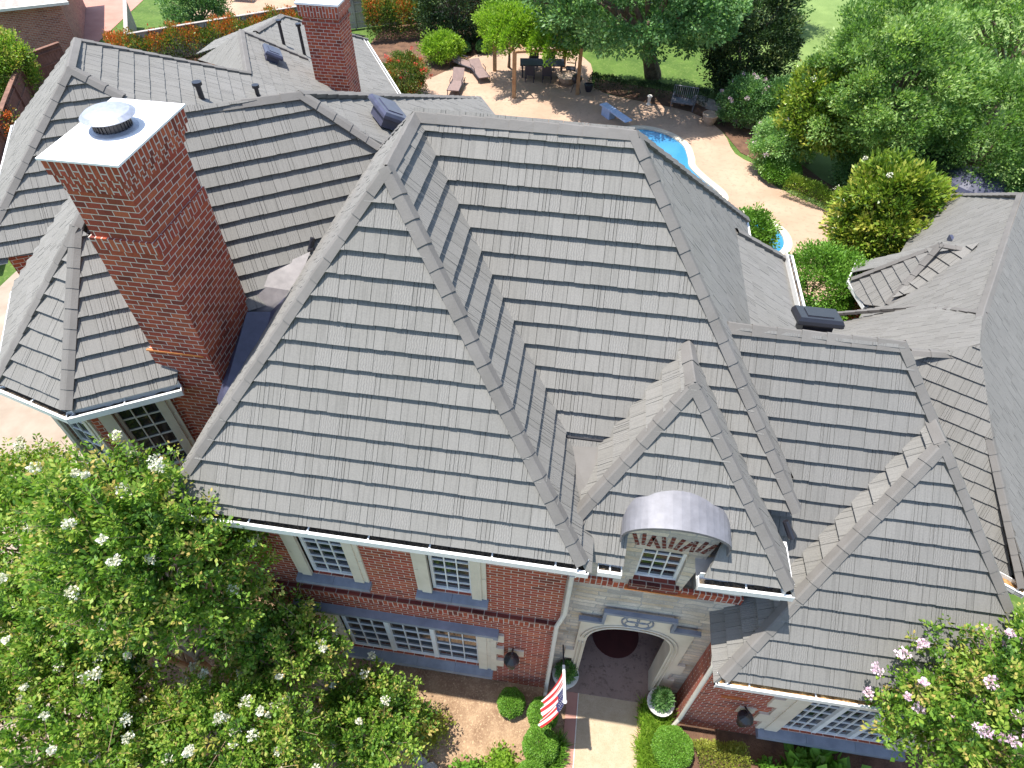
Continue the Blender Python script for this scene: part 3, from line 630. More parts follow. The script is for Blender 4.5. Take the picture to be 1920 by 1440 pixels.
# single-storey right wing
wall((9.5, .2), (14.4, .2), 0, 4.5, FR, [(2.0, 4.3, .7, 3.2)])
wr = window((9.5, .2, 0), X, FR, 2.0, .7, 2.3, 2.5, 3, 6, lights=3, surround=(.36, .36, .3, 0), sill=(.4, .4, .2, .2))
m = MB()
for k in range(5): m.box((11.14-(.3 if k % 2 else .1), .15, .7+k*.5), (11.14, .2, 1.195+k*.5))
m.build('stone_surround', ['limestone'], wr); m = MB()
for k in range(5): m.box((14.16-.0, .15, .7+k*.5), (14.16+(.3 if k % 2 else .1), .2, 1.195+k*.5))
m.build('stone_surround', ['limestone'], wr)
wall((9.5, .9), (9.5, .2), 0, 4.5, (-1, 0, 0)); wall((14.4, .2), (14.4, 6.5), 0, 4.5, (1, 0, 0))
wall((9.5, 9), (9.5, .9), 4.5, 7.0, (1, 0, 0)); wall((10.4, 4.2), (10.4, 8.3), 0, 7.0, (1, 0, 0)); wall((9.6, 8.2), (9.6, 9.6), 0, 7.0, (1, 0, 0))
m = MB(); m.box((9.9, .16, 2.3), (10.4, .2, 2.34)); m.build('drip_edge', ['copper'], house)
# octagonal bay
ins = .38
q1, q2_, q3, q4 = LU(-2.35, 4.0, 0), LU(-1.3, 2.95, 0), LU(.2, 2.95, 0), LU(1.3, 4.0, 0)
dg = (q2_-q1).normalized(); od = dg.cross(Z)
wall(q1, q2_, 0, 7.05, od, [(.3, 1.2, 4.6, 6.6)]); window(q1, dg, od, .3, 4.6, .9, 2.0, 3, 5, surround=(.2, .2, .25, 0), sill=(.25, .25, .15, .15))
wall(q2_, q3, 0, 7.05, -W30, [(.36, 1.14, 4.75, 6.75)]); window(q2_, U30, -W30, .36, 4.75, .78, 2.0, 3, 6, surround=(.24, .24, .2, 0), sill=(.28, .28, .16, .16), frame='cream_trim')
wall(LU(-2.35, 8, 0), q1, 0, 7.05, -U30); wall(q3, q4, 0, 7.05, (q4-q3).normalized().cross(Z))
wall(LU(-3.1, 14.4, 0), LU(-3.1, 8.45, 0), 0, 7.05, -U30); wall(LU(-3.1, 8.45, 0), LU(-2.3, 8.45, 0), 0, 7.05, -W30)
window(LU(-3.1, 8.45, 0), U30, -W30, .1, 5.2, .5, 1.4, 2, 3)
wall(LU(8.1, 16.9, 0), LU(8.1, 23.3, 0), 0, 4.95, U30); wall(RU(7.0, 11.3, 0), RU(12.3, 11.3, 0), 0, 2.8, -WR); wall(RU(12.3, 11.3, 0), RU(12.3, 24, 0), 0, 2.8, UR); wall(RU(7.3, 25, 0), RU(7.3, 12, 0), 0, 2.75, -UR); wall(RU(6.5, 20.4, 0), RU(6.5, 19.2, 0), 0, 2.75, -UR)
# downspouts
def spout(pts, name='downspout'):
    m = MB()
    for a, b in zip(pts[:-1], pts[1:]): m.tube(a, b, .045, n=8)
    return m.build(name, ['cream_trim'], house)
spout([(6.53, .4, 7.05), (6.53, .43, 4.6), (6.42, .38, 4.1), (6.42, .4, .1), (6.42, .25, .02)])
spout([(9.25, .3, 4.5), (9.33, .12, 4.0), (9.42, .12, .6), (9.3, .0, .15)]); spout([(-.05, 2.75, 7.1), (.3, 2.9, 6.6), (.35, 3.0, .1)])
# wall lanterns seen from above
def lantern(x, y, z):
    m = MB(); m.lathe((x, y-.22, z), [(.03, -.3), (.1, -.26), (.13, .06), (.17, .07), (.15, .13), (.05, .24), (.02, .3)], 12); m.tube((x, y, z+.1), (x, y-.2, z+.36), .018); m.tube((x, y-.2, z+.36), (x, y-.22, z+.28), .018); l_ = m.build('wall_lantern', ['black_metal'], house)
    m = MB(); m.box((x-.1, y-.03, z-.22), (x+.24, y, z+.1)); m.build('mounting_block', ['limestone'], l_)
lantern(5.6, .5, 2.15); lantern(10.5, .2, 1.75)

# ------------------------------------------------------------------ chimneys
def boxshell(m, lo, hi, mi=0): m.box(lo, hi, mi)
cm = MB(); x0, x1, y0_, y1_ = -1.2, -.17, 2.62, 4.2
cm.box((x0-.13, y0_+.03, 0), (x1-.02, y1_-.05, 8.0)); cm.box((x0, y0_, 8.02), (x1, y1_, 10.4)); cm.box((x0+.04, y0_+.03, 10.4), (x1-.03, y1_-.03, 11.2))
ch = cm.build('chimney', ['brick'], house)
cb = MB(); cb.box((x0+.07, y0_-.02, 11.2), (x1+.0, y1_+.02, 11.33)); cb.box((x0+.04, y0_-.05, 11.335), (x1+.05, y1_+.06, 11.46)); cb.box((x0+.01, y0_-.08, 11.465), (x1+.09, y1_+.1, 11.69)); cb.box((x0-.008, y0_-.01, 10.2), (x1+.01, y1_+.01, 10.405)); cb.build('brick_corbel', ['brick_soldier'], ch)
cc = MB(); cc.box((x0-.02, y0_-.11, 11.69), (x1+.12, y1_+.13, 11.72)); cc.build('chimney_cap', ['chimney_top_white'], ch)

cc = MB(); cc.box((x0-.13, y0_-.01, 8.0), (x1-.1, y0_+.03, 8.03)); cc.build('drip_edge', ['copper'], ch)
fl = MB(); fc_ = (-.66, 3.45, 11.72); fl.lathe(fc_, [(.33, 0), (.33, .012), (.27, .03)], 28); fl.build('flue_flange', ['galvanised'], ch)
fl = MB(); fl.lathe(fc_, [(.24, .02), (.24, .2)], 28)
for i in range(28): a = 2*math.pi*i/28; fl.tube((fc_[0]+.25*math.cos(a), fc_[1]+.25*math.sin(a), 11.74), (fc_[0]+.25*math.cos(a), fc_[1]+.25*math.sin(a), 11.9), .008, n=4)
fl.build('flue_pipe', ['black_metal'], ch)
fl = MB(); fl.lathe(fc_, [(.36, .19), (.365, .2), (.3, .25), (.15, .285), (.02, .295)], 32); o = fl.build('rain_cap', ['galvanised'], ch); o.data.polygons.foreach_set('use_smooth', [True]*len(o.data.polygons))
c2 = MB(); c2.box((-3.42, 16.3, 4.5), (-2.28, 17.3, 8.85)); c2.box((-3.46, 16.26, 8.6), (-2.24, 17.34, 8.7)); ch2 = c2.build('chimney', ['brick'], house)
cb = MB(); cb.box((-3.5, 16.22, 8.86), (-2.2, 17.38, 9.2)); cb.build('brick_corbel', ['brick_soldier'], ch2); cb = MB(); cb.box((-3.54, 16.18, 9.2), (-2.16, 17.42, 9.26)); cb.build('chimney_cap', ['chimney_top_white'], ch2)
# roof vents
def boxvent(loc, n, yaw, w_=.62, d_=.5, h_=.2, mat='vent_plastic'):
    n = Vector(n); loc = Vector(loc); a = Vector((math.cos(yaw), math.sin(yaw), 0)); a = (a-n*a.dot(n)).normalized(); b = n.cross(a); m = MB(); ax = (a, b, n)
    m.box((-w_*.33, -d_*.33, 0), (w_*.33, d_*.33, h_), ax=ax, org=loc)
    def sec(k, z): return [loc+a*(sx*w_/2*k)+b*(sy*d_/2*k)+n*z for sx, sy in ((-1, -1), (1, -1), (1, 1), (-1, 1))]
    L_ = [sec(.94, h_), sec(1, h_+.02), sec(1, h_+.08), sec(.9, h_+.14)]
    for i in range(3):
        for k in range(4): m.face([L_[i][k], L_[i][(k+1) % 4], L_[i+1][(k+1) % 4], L_[i+1][k]])
    m.face(L_[3]); m.face(L_[0][::-1]); m.box((-w_*.28, -d_*.3, h_+.14), (w_*.28, d_*.3, h_+.155), ax=ax, org=loc)
    return m.build('roof_vent', [mat], house)
boxvent(LU(3.95, 16.2, 7.55), n_nn, A30, .55, .75); boxvent(LU(5.52, 6.35, 9.7), n_g, A30+rad(8), .62, .85, .22); boxvent((10.0, 4.0, 8.86), (0, .25, .95), 0, .72, .5, .22, 'black_metal')
for p, h, r in ((LU(1.88, 11.2, 8.62), .5, .07), (LU(3.24, 12.7, 7.9), .35, .06), (LU(4.6, 18.3, 7.1), .9, .055), (LU(5.2, 18.05, 6.8), 1.1, .055)):
    m = MB(); m.tube(p - Z*.1, p + Z*h, r, n=10); m.tube(p + Z*(h-.06), p + Z*(h+.02), r*1.7, n=10); m.tube(p-Z*.05, p+Z*.08, r*2, r*1.2, n=10); m.build('vent_pipe', ['black_metal'], house)

# ================================================================== GROUND
def sheet(name, outer, z, mat, holes=(), kind='structure'):
    m = MB(); loops = [[Vector((a, b, 0)) for a, b in outer]]+[[Vector((a, b, 0)) for a, b in h] for h in holes]; flat = [p for l in loops for p in l]
    for t in tessellate_polygon(loops):
        q = [Vector((flat[i].x, flat[i].y, z)) for i in t]; n = (q[1]-q[0]).cross(q[2]-q[0]); m.face(q if n.z > 0 else q[::-1])
    return setp(m.build(name, [mat]), kind=kind)
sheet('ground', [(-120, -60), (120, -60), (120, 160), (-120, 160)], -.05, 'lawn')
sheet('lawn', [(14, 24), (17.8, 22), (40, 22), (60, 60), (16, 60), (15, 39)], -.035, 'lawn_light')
def smooth_loop(pts, k=5):
    out = []; n = len(pts)
    for i in range(n):
        p0, p1, p2, p3 = pts[i-1], pts[i], pts[(i+1) % n], pts[(i+2) % n]
        for j in range(k):
            t = j/k; out.append(tuple(.5*((2*p1[c])+(-p0[c]+p2[c])*t+(2*p0[c]-5*p1[c]+4*p2[c]-p3[c])*t*t+(-p0[c]+3*p1[c]-3*p2[c]+p3[c])*t**3) for c in (0, 1)))
    return out
pool = smooth_loop([(8.2, 28.95), (9.5, 28.7), (10.45, 27.7), (10.7, 26.4), (10.75, 25.5), (11.3, 24.4), (12.0, 23.3), (12.05, 22.7), (11.8, 22.1), (12.3, 21.6), (13.3, 21.6), (14.1, 21.0), (14.5, 20.2), (14.3, 19.2), (13.2, 18.2), (11.5, 18.3), (9.5, 20), (7.6, 22.5), (6.6, 25.5), (6.9, 28)])
def grow(loop, d):
    out = []; n = len(loop)
    for i in range(n):
        a, b = Vector(loop[i-1]), Vector(loop[(i+1) % n]); t = (b-a).normalized(); out.append((loop[i][0]-t.y*d, loop[i][1]+t.x*d))
    return out
sgn = sum(pool[i][0]*pool[(i+1) % len(pool)][1]-pool[(i+1) % len(pool)][0]*pool[i][1] for i in range(len(pool)))
cop = grow(pool, .34 if sgn < 0 else -.34)
patio = smooth_loop([(-6.2, 30), (-4.6, 32.3), (-3.2, 34.6), (-1.2, 38), (3, 39.2), (5.2, 37), (5.6, 33.6), (8, 32.4), (11, 31.5), (12.6, 29.5), (13.1, 27.2), (14.3, 25.9), (14.7, 24.4), (17.1, 22.3), (17.6, 20.2), (17.4, 17), (15.5, 14.4), (12, 11), (10, 9), (2, 12), (-4, 20), (-6, 26)], 3)
sheet('patio', patio, 0, 'patio', [cop])
m = MB(); n = len(pool)
for i in range(n):
    j = (i+1) % n; a, b, c, d = pool[i], pool[j], cop[j], cop[i]
    for q in ([(a[0], a[1], .05), (b[0], b[1], .05), (c[0], c[1], .05), (d[0], d[1], .05)], [(a[0], a[1], .05), (b[0], b[1], .05), (b[0], b[1], -.2), (a[0], a[1], -.2)], [(d[0], d[1], .05), (c[0], c[1], .05), (c[0], c[1], -.2), (d[0], d[1], -.2)]):
        nn = (Vector(q[1])-Vector(q[0])).cross(Vector(q[2])-Vector(q[0])); m.face(q if nn.z >= 0 else q[::-1])
setp(m.build('pool_coping', ['coping']), kind='structure')
sheet('pool_water', grow(pool, -.02 if sgn > 0 else .02), -.015, 'pool_water')
sheet('mulch_bed', [(-3.2, -9), (6.95, -9), (6.95, .5), (-3.2, 3)], -.01, 'mulch'); sheet('planting_soil', [(8.6, -9), (30, -9), (30, .3), (8.6, .9)], -.02, 'soil')
sheet('driveway', [(-16, -9), (-3.2, -9), (-3.2, 5), (-2, 14), (-16, 20)], -.02, 'concrete')
sheet('walkway', [(7.2, -9), (8.58, -9), (8.58, .55), (7.2, .55)], .012, 'aggregate')
sheet('brick_edging', [(6.93, -9), (7.19, -9), (7.19, .55), (6.93, .55)], .016, 'pink_drive')
m = MB(); m.box((7.185, -9, 0), (7.205, .55, .03)); setp(m.build('edging_strip', ['cream_trim']), kind='structure')
m = MB(); m.box((8.58, -9, 0), (8.66, .55, .04)); setp(m.build('edging_strip', ['pink_drive']), kind='structure')
m = MB(); m.box((6.5, .5, -.02), (9.25, 5.0, .05)); setp(m.build('porch_floor', ['porch_stone']), kind='structure')
sheet('neighbour_drive', [(-31, 33), (-25.7, 33), (-27.5, 44), (-35, 46)], -.03, 'pink_drive'); sheet('back_path', [(-22, 38), (-15, 38), (-15, 50), (-24, 50)], -.02, 'patio')
sheet('back_bed', [(-9, 30), (-5, 31), (-2.4, 36.5), (0, 40.5), (-9, 44)], -.02, 'soil'); sheet('back_bed', [(-28, 16), (-13, 16), (-11, 30), (-14, 36), (-24, 33)], -.025, 'soil')
sheet('back_bed', [(12.6, 29.7), (13.4, 27.4), (14.8, 26.1), (15.2, 24.6), (17.3, 22.9), (17.9, 20.4), (17.8, 17), (19, 17), (19.6, 22), (17, 25.5), (15.3, 28.5), (13.6, 31.5), (10, 34), (5.6, 35), (5.6, 33.4), (8, 32.5), (11, 31.6)], -.02, 'soil')

# ================================================================== PLANTS
def leaf_mesh(name, P, Nn, size, tone, mat, parent=None, loc=(0, 0, 0), aspect=.5, jitter=.35):
    """P (n,3) leaf bases, Nn (n,3) growing directions"""
    n = len(P); rg = RNG; d = Nn/np.linalg.norm(Nn, axis=1, keepdims=True)
    r = rg.normal(size=(n, 3)); s = np.cross(d, r); s /= np.linalg.norm(s, axis=1, keepdims=True)+1e-9
    L = size*(1+jitter*rg.uniform(-1, 1, (n, 1))); Wd = L*aspect*.5; nz = np.cross(s, d)
    a = P; b = P+d*L*.5+s*Wd+nz*L*.06; c = P+d*L; e = P+d*L*.5-s*Wd+nz*L*.06
    V = np.stack([a, b, c, e], 1).reshape(-1, 3)-np.array(loc)
    me = bpy.data.meshes.new(name); me.vertices.add(4*n); me.loops.add(4*n); me.polygons.add(n)
    me.vertices.foreach_set('co', V.astype('f').ravel()); me.loops.foreach_set('vertex_index', np.arange(4*n, dtype='i'))
    me.polygons.foreach_set('loop_start', np.arange(0, 4*n, 4, dtype='i')); me.polygons.foreach_set('loop_total', np.full(n, 4, 'i'))
    me.materials.append(MAT[mat]); at = me.attributes.new('tone', 'FLOAT', 'FACE'); at.data.foreach_set('value', np.clip(tone, 0, 1).astype('f'))
    me.update(calc_edges=True); o = bpy.data.objects.new(name, me); COL.objects.link(o); o.location = loc
    if parent: o.parent = parent
    return o
def unit(n): v = RNG.normal(size=(n, 3)); return v/np.linalg.norm(v, axis=1, keepdims=True)
def clumps(centre, radii, k, shell=.55, low=-.4):
    u = unit(k*3); u = u[u[:, 2] > low][:k]; r = RNG.uniform(shell, 1.0, (len(u), 1))**.7
    return np.array(centre)+u*r*np.array(radii), u
def clump_leaves(C, U, nper, cr, spray=.0, up_=.4):
    k = len(C); n = k*nper; idx = np.repeat(np.arange(k), nper); q = unit(n)*RNG.uniform(.15, 1, (n, 1))**.6
    sc = (cr*RNG.uniform(.55, 1.3, (k, 1)))[idx]; P = C[idx]+q*sc*np.array([1, 1, .7])
    D = q*.9+U[idx]*.5+np.array([0, 0, up_])+RNG.normal(size=(n, 3))*.45
    return P, D, idx
def branches(m, base, C, r0, n=14, split=.35, trunk_top=None):
    base = Vector(base); cen = Vector(np.mean(C, 0)); tt = Vector(trunk_top) if trunk_top else base.lerp(cen, split)
    pts = [base, base.lerp(tt, .5)+Vector((random.uniform(-.1, .1), random.uniform(-.1, .1), 0))*r0*3, tt]; m.path(pts, [r0*1.25, r0*.95, r0*.8], 10)
    for i in random.sample(range(len(C)), min(n, len(C))):
        e = Vector(C[i]); mid = tt.lerp(e, .5)+Vector((random.uniform(-1, 1), random.uniform(-1, 1), random.uniform(0, .6)))*(e-tt).length*.12
        m.path([tt, mid, e], [r0*.5, r0*.28, r0*.07], 6)
def tree(name, label, cat, base, centre, radii, k, nper, cr, leaf, mat, r0=.15, group=None, bark='bark', shell=.5, low=-.4, blossom=None, nb=0, stems=1, tone_sd=.16, aspect=.5, nbr=14, up_=.4, split=.35):
    loc = Vector(base); t = empty(name, loc, label, cat, group)
    C, U = clumps(centre, radii, k, shell, low)
    P, D, idx = clump_leaves(C, U, nper, cr, up_=up_); ct = RNG.normal(.55, .19, len(C))[idx]
    tone = ct+RNG.normal(0, tone_sd, len(P))
    leaf_mesh('crown', P-np.array(loc), D, leaf, tone, mat, t, aspect=aspect)
    m = MB()
    for s_ in range(stems):
        o = Vector((random.uniform(-1, 1), random.uniform(-1, 1), 0))*(.25*(stems > 1)); branches(m, o, C-np.array(loc), r0, max(4, nbr//stems), split)
    m.build('trunk', [bark], t)
    if blossom:
        top = U[:, 2] > -.1; Cb = C[top]; sel = RNG.choice(len(Cb), min(nb, len(Cb)), replace=False); B = Cb[sel]+U[top][sel]*cr*RNG.uniform(.7, 1.1, (len(sel), 1))
        per = 46; q = unit(len(B)*per)*RNG.uniform(.3, 1, (len(B)*per, 1))*np.repeat(RNG.uniform(.06, .15, (len(B), 1)), per, 0)
        leaf_mesh('blossom', np.repeat(B, per, 0)+q*np.array([1, 1, .8])-np.array(loc), q+RNG.normal(size=q.shape)*.03, .04, RNG.uniform(0, 1, len(q)), blossom, t, aspect=1.0)
    return t
def shoots_tree(name, label, cat, base, centre, radii, k, leaf, mat, blossom, nb, r0=.07, stems=4, group=None, low=-.3, shoot=.75, seed=1, nleaf=44, leafsd=.13):
    """crape myrtle: many leafy shoots that point out and up, some tipped with flower heads"""
    loc = Vector(base); t = empty(name, loc, label, cat, group); L0 = np.array(loc)
    C, U = clumps(centre, radii, k, .35, low); ln = RNG.uniform(.5, 1.2, (k if len(C) == k else len(C), 1))*shoot
    d = U*.8+np.array([0, 0, .55])+RNG.normal(size=U.shape)*.35; d /= np.linalg.norm(d, axis=1, keepdims=True)
    n = len(C)*nleaf; idx = np.repeat(np.arange(len(C)), nleaf); f = np.tile(np.linspace(0, 1, nleaf), len(C))[:, None]
    P = C[idx]+d[idx]*ln[idx]*(f-.5)+np.array([0, 0, -.12])*((f-.4)**2)
    side = np.cross(d[idx], unit(n)); side /= np.linalg.norm(side, axis=1, keepdims=True)+1e-9
    P = P+side*RNG.uniform(0, .09, (n, 1))
    D = side*1.0+d[idx]*.45+np.array([0, 0, .25])
    tone = RNG.normal(.47, .18, len(C))[idx]+RNG.normal(0, leafsd, n)+.22*(f[:, 0] > .82)
    leaf_mesh('crown', P-L0, D, leaf*(1.2-.4*f), tone, mat, t, aspect=.55)
    m = MB(); Cl = C-L0
    for s_ in range(stems): branches(m, (random.uniform(-.3, .3), random.uniform(-.3, .3), 0), Cl, r0, 10, .45, trunk_top=tuple(Vector(np.mean(Cl, 0))*.55+Vector((random.uniform(-.8, .8), random.uniform(-.8, .8), 0))))
    for i in range(0, len(C), 3):
        a = Vector(Cl[i]-d[i]*ln[i]*.5); b = Vector(Cl[i]+d[i]*ln[i]*.45); m.tube(a, b, .008, .003, n=4, caps=False)
    m.build('trunk', ['pale_bark'], t)
    tips = C+d*ln*.55; vis = np.where(U[:, 2] > .0)[0]; sel = RNG.choice(vis, min(nb, len(vis)), replace=False); per = 70
    sz = np.repeat(RNG.uniform(.04, .095, (len(sel), 1)), per, 0); q = unit(len(sel)*per)*RNG.uniform(.3, 1, (len(sel)*per, 1))*sz
    leaf_mesh('blossom', np.repeat(tips[sel], per, 0)+q*np.array([1, 1, .9])-L0, q+RNG.normal(size=q.shape)*.03, .04, RNG.uniform(0, 1, len(q)), blossom, t, aspect=1.0)
    return t
GW = 'white crape myrtles in front of the house'
shoots_tree('crape_myrtle', 'white flowering crape myrtle at the left edge beside the octagonal bay', 'tree', (-4.9, .4, 0), (-4.7, .6, 3.9), (2.5, 2.0, 1.9), 900, .088, 'leaf_myrtle', 'blossom_white', 40, group=GW)
shoots_tree('crape_myrtle', 'tallest white flowering crape myrtle, under the left corner of the front roof', 'tree', (-1.7, -.4, 0), (-.4, -.3, 5.9), (1.85, 1.3, 2.75), 1000, .088, 'leaf_myrtle', 'blossom_white', 40, group=GW)
shoots_tree('crape_myrtle', 'white flowering crape myrtle in the bottom left corner of the view', 'tree', (-2.2, -3.2, 0), (-2.2, -2.6, 3.4), (2.4, 1.6, 1.6), 760, .088, 'leaf_myrtle', 'blossom_white', 24, group=GW)
shoots_tree('crape_myrtle', 'white flowering crape myrtle at the bottom edge left of the mulch bed', 'tree', (.9, -2.3, 0), (.8, -2.2, 3.0), (1.7, 1.3, 1.3), 520, .085, 'leaf_myrtle', 'blossom_white', 34, group=GW)
shoots_tree('crape_myrtle', 'white crape myrtle shoots reaching over the long ground floor window', 'tree', (1.5, -.6, 0), (1.05, -.5, 3.2), (1.35, .8, 1.5), 340, .085, 'leaf_myrtle', 'blossom_white', 12, stems=3, group=GW)
shoots_tree('crape_myrtle', 'white crape myrtle in the middle of the foreground group, behind the bottom left one', 'tree', (-2.6, -1.0, 0), (-2.6, -.9, 3.9), (1.7, 1.3, 1.7), 520, .088, 'leaf_myrtle', 'blossom_white', 26, group=GW)
shoots_tree('crape_myrtle', 'low bushy crape myrtle spreading over the mulch under the long window', 'tree', (3.0, -1.3, 0), (2.85, -1.2, 1.5), (1.25, 1.0, .9), 300, .095, 'leaf_myrtle', 'blossom_white', 9, stems=3, group=GW)
shoots_tree('crape_myrtle', 'pink flowering crape myrtle leaning over the right corner of the low roof', 'tree', (14.3, -1.3, 0), (13.6, -.5, 5.2), (1.95, 1.45, 2.3), 860, .088, 'leaf_myrtle', 'blossom_pink', 105, group=None)

def tree_(*a, **k): return tree(*a, **k)
tree('oak_tree', 'big oak with a thick grey trunk standing on the back lawn behind the diving board', 'tree', (9.0, 35.9, 0), (7.2, 31.9, 5.7), (5.6, 3.6, 2.9), 260, 190, .7, .2, 'leaf_oak', r0=.42, nbr=26, low=-.85, split=.42, shell=.6)
tree('shade_tree', 'tall pale green shade tree filling the top right of the back lawn', 'tree', (20.2, 28.4, 0), (18.3, 25.6, 4.5), (3.5, 3.6, 3.4), 270, 240, .62, .15, 'leaf_elm', r0=.25, nbr=20, low=-.8, shell=.5)
tree('shade_tree', 'shade tree with bare forked trunks cut by the right edge of the view', 'tree', (27.5, 34.0, 0), (25.5, 31.5, 6.0), (4.4, 4.0, 2.8), 170, 200, .75, .16, 'leaf_elm', r0=.28, nbr=18, low=-.6, shell=.5, stems=2)
tree('shade_tree', 'shade tree at the right edge just above the far roof', 'tree', (23.5, 25.5, 0), (22.8, 24.2, 3.5), (2.8, 2.8, 2.6), 190, 170, .75, .14, 'leaf_elm', r0=.18, nbr=14, low=-.7)
tree('shade_tree', 'dark shade tree behind the lawn in the top right corner', 'tree', (26.5, 44.0, 0), (25.5, 42.5, 5.2), (6.5, 3.5, 3.6), 170, 150, 1.1, .2, 'leaf_oak', r0=.3, nbr=14, low=-.7)
tree('shade_tree', 'dark round tree at the far end of the light lawn', 'tree', (15.8, 46.0, 0), (15.6, 45.5, 3.4), (4.0, 2.2, 3.6), 110, 150, 1.0, .2, 'leaf_oak', r0=.3, nbr=10, low=-.8)
tree('magnolia_tree', 'olive green magnolia between the pale shrub and the tall shade tree', 'tree', (16.6, 27.0, 0), (16.1, 26.2, 2.9), (1.9, 2.1, 2.2), 190, 120, .5, .19, 'leaf_magnolia', r0=.12, low=-.8, blossom='blossom_white', nb=5, aspect=.42)
tree('magnolia_tree', 'glossy yellow green magnolia overhanging the edge of the right roof', 'tree', (18.0, 19.6, 0), (17.2, 18.2, 2.5), (1.75, 2.0, 2.3), 210, 130, .48, .19, 'leaf_magnolia', r0=.12, low=-.8, blossom='blossom_white', nb=5, aspect=.42)
tree('evergreen_tree', 'dark evergreen tree beside the lawn with red flowers at its foot', 'tree', (13.8, 34.2, 0), (13.8, 33.8, 3.0), (2.4, 1.9, 3.3), 210, 150, .6, .16, 'leaf_dark', r0=.15, low=-.9)
tree('evergreen_tree', 'dark evergreen tree behind the patio bed, left of the vine pergola', 'tree', (-3.6, 39.0, 0), (-3.4, 38.6, 2.4), (2.6, 1.6, 2.6), 150, 150, .6, .16, 'leaf_dark', r0=.12, low=-.9)
tree('evergreen_tree', 'dark evergreen tree behind the vine pergola at the top edge', 'tree', (2.2, 41.5, 0), (2.2, 41.0, 2.8), (4.2, 1.6, 3.2), 190, 140, .7, .18, 'leaf_oak', r0=.15, low=-.9)
tree('yew_shrub', 'mound of dark clipped shrub left of the light lawn', 'shrub', (15.4, 30.6, 0), (15.4, 30.4, 1.2), (1.2, 1.2, 1.3), 90, 120, .45, .12, 'leaf_oak', r0=.06, low=-.6)
tree('rose_of_sharon', 'pale green shrub with pink flowers beside the curved pool deck', 'shrub', (14.9, 26.0, 0), (14.8, 25.7, 1.35), (1.35, 1.2, 1.5), 170, 110, .38, .1, 'leaf_mint', r0=.05, low=-.7, blossom='blossom_pink', nb=9, stems=3)
tree('rose_of_sharon', 'greyish shrub dotted with pink flowers left of the dark evergreen', 'shrub', (13.5, 30.4, 0), (13.4, 30.2, 1.2), (1.1, 1.0, 1.3), 110, 110, .4, .11, 'leaf_oak', r0=.05, low=-.7, blossom='blossom_pink', nb=16, stems=3)
tree('green_shrub', 'bright green shrub in the gap between the two roofs', 'shrub', (14.6, 14.9, 0), (14.4, 14.4, 1.9), (1.5, 1.5, 1.5), 190, 120, .38, .1, 'leaf_box', r0=.05, low=-.7, stems=3)
tree('green_shrub', 'feathery green shrub by the rounded end of the pool', 'shrub', (12.9, 19.0, 0), (12.8, 18.9, .9), (.85, .75, 1.0), 90, 90, .35, .12, 'leaf_box', r0=.04, low=-.6, stems=3)
tree('red_flower_shrub', 'shrub with red flowers at the corner of the rear roof', 'shrub', (-4.8, 30.9, 0), (-4.7, 30.4, 1.1), (1.15, 1.2, 1.3), 130, 110, .38, .1, 'leaf_redtip', r0=.05, low=-.7, blossom='blossom_red', nb=22, stems=3)
tree('leafy_shrub', 'light green leafy shrub behind the red flowered bush', 'shrub', (-3.8, 35.8, 0), (-3.8, 35.6, .8), (1.2, .9, .9), 90, 100, .4, .13, 'leaf_lime', r0=.04, low=-.5, stems=3)
tree('red_flower_shrub', 'small shrub with two red flowers beside the light lawn', 'shrub', (15.9, 33.3, 0), (15.9, 33.2, .7), (.9, .8, .8), 50, 90, .35, .1, 'leaf_box', r0=.03, low=-.5, blossom='blossom_red', nb=3, stems=3)
tree('broadleaf_tree', 'round bright green tree at the left edge above the orange leaved shrub', 'tree', (-25.3, 26.3, 0), (-25.2, 26.0, 2.0), (1.5, 1.7, 1.9), 150, 150, .55, .13, 'leaf_myrtle', r0=.12, low=-.8)
tree('broadleaf_tree', 'round green tree behind the pale fence at the top left', 'tree', (-20.2, 37.6, 0), (-20.1, 37.2, 1.7), (2.0, 1.5, 1.9), 130, 150, .55, .13, 'leaf_oak', r0=.12, low=-.8)
tree('photinia_shrub', 'orange leaved shrub at the left edge outside the brown fence', 'shrub', (-22.9, 20.4, 0), (-22.6, 20.2, 1.2), (1.5, 2.2, 1.3), 110, 120, .5, .12, 'leaf_photinia', r0=.05, low=-.6, stems=3)
def hedge(name, label, cat, p, q, width, height, n, leaf, mat, group=None, wob=.3, z0=.1, ht=.0):
    p, q = np.array(p, float), np.array(q, float); l = q-p; L = np.linalg.norm(l); l /= L; s_ = np.array([-l[1], l[0]]); a = RNG.uniform(0, L, n); t = RNG.uniform(0, math.pi, n)
    bulge = 1+wob*np.sin(a*2.1)*.3+wob*np.sin(a*5.3+1)*.25+RNG.normal(0, .07, n); rr = RNG.uniform(.72, 1, n)**.5*bulge
    x = np.cos(t)*width/2*rr; z = z0+np.abs(np.sin(t))**.6*height*rr; P = np.stack([p[0]+l[0]*a+s_[0]*x, p[1]+l[1]*a+s_[1]*x, z], 1)
    D = np.stack([s_[0]*np.cos(t), s_[1]*np.cos(t), np.sin(t)+.3], 1)+RNG.normal(size=(n, 3))*.5
    c = ((p+q)/2); loc = (c[0], c[1], 0); tn = RNG.normal(.45, .17, n)+.12*np.sin(a*3.1)+ht*(z/height-.6)
    o = leaf_mesh(name, P, D, leaf, tn, mat, None, loc=loc); return setp(o, label, cat, group)
hedge('photinia_hedge', 'long clipped hedge with orange red new leaves along the pale fence', 'hedge', (-22.6, 31.2), (-12.9, 38.4), 2.4, 1.5, 26000, .14, 'leaf_photinia', ht=.5)
hedge('photinia_hedge', 'tall hedge with orange tips right of the rear chimney', 'hedge', (-9.6, 38.9), (-5.6, 40.2), 2.6, 2.1, 15000, .15, 'leaf_photinia', ht=.35)
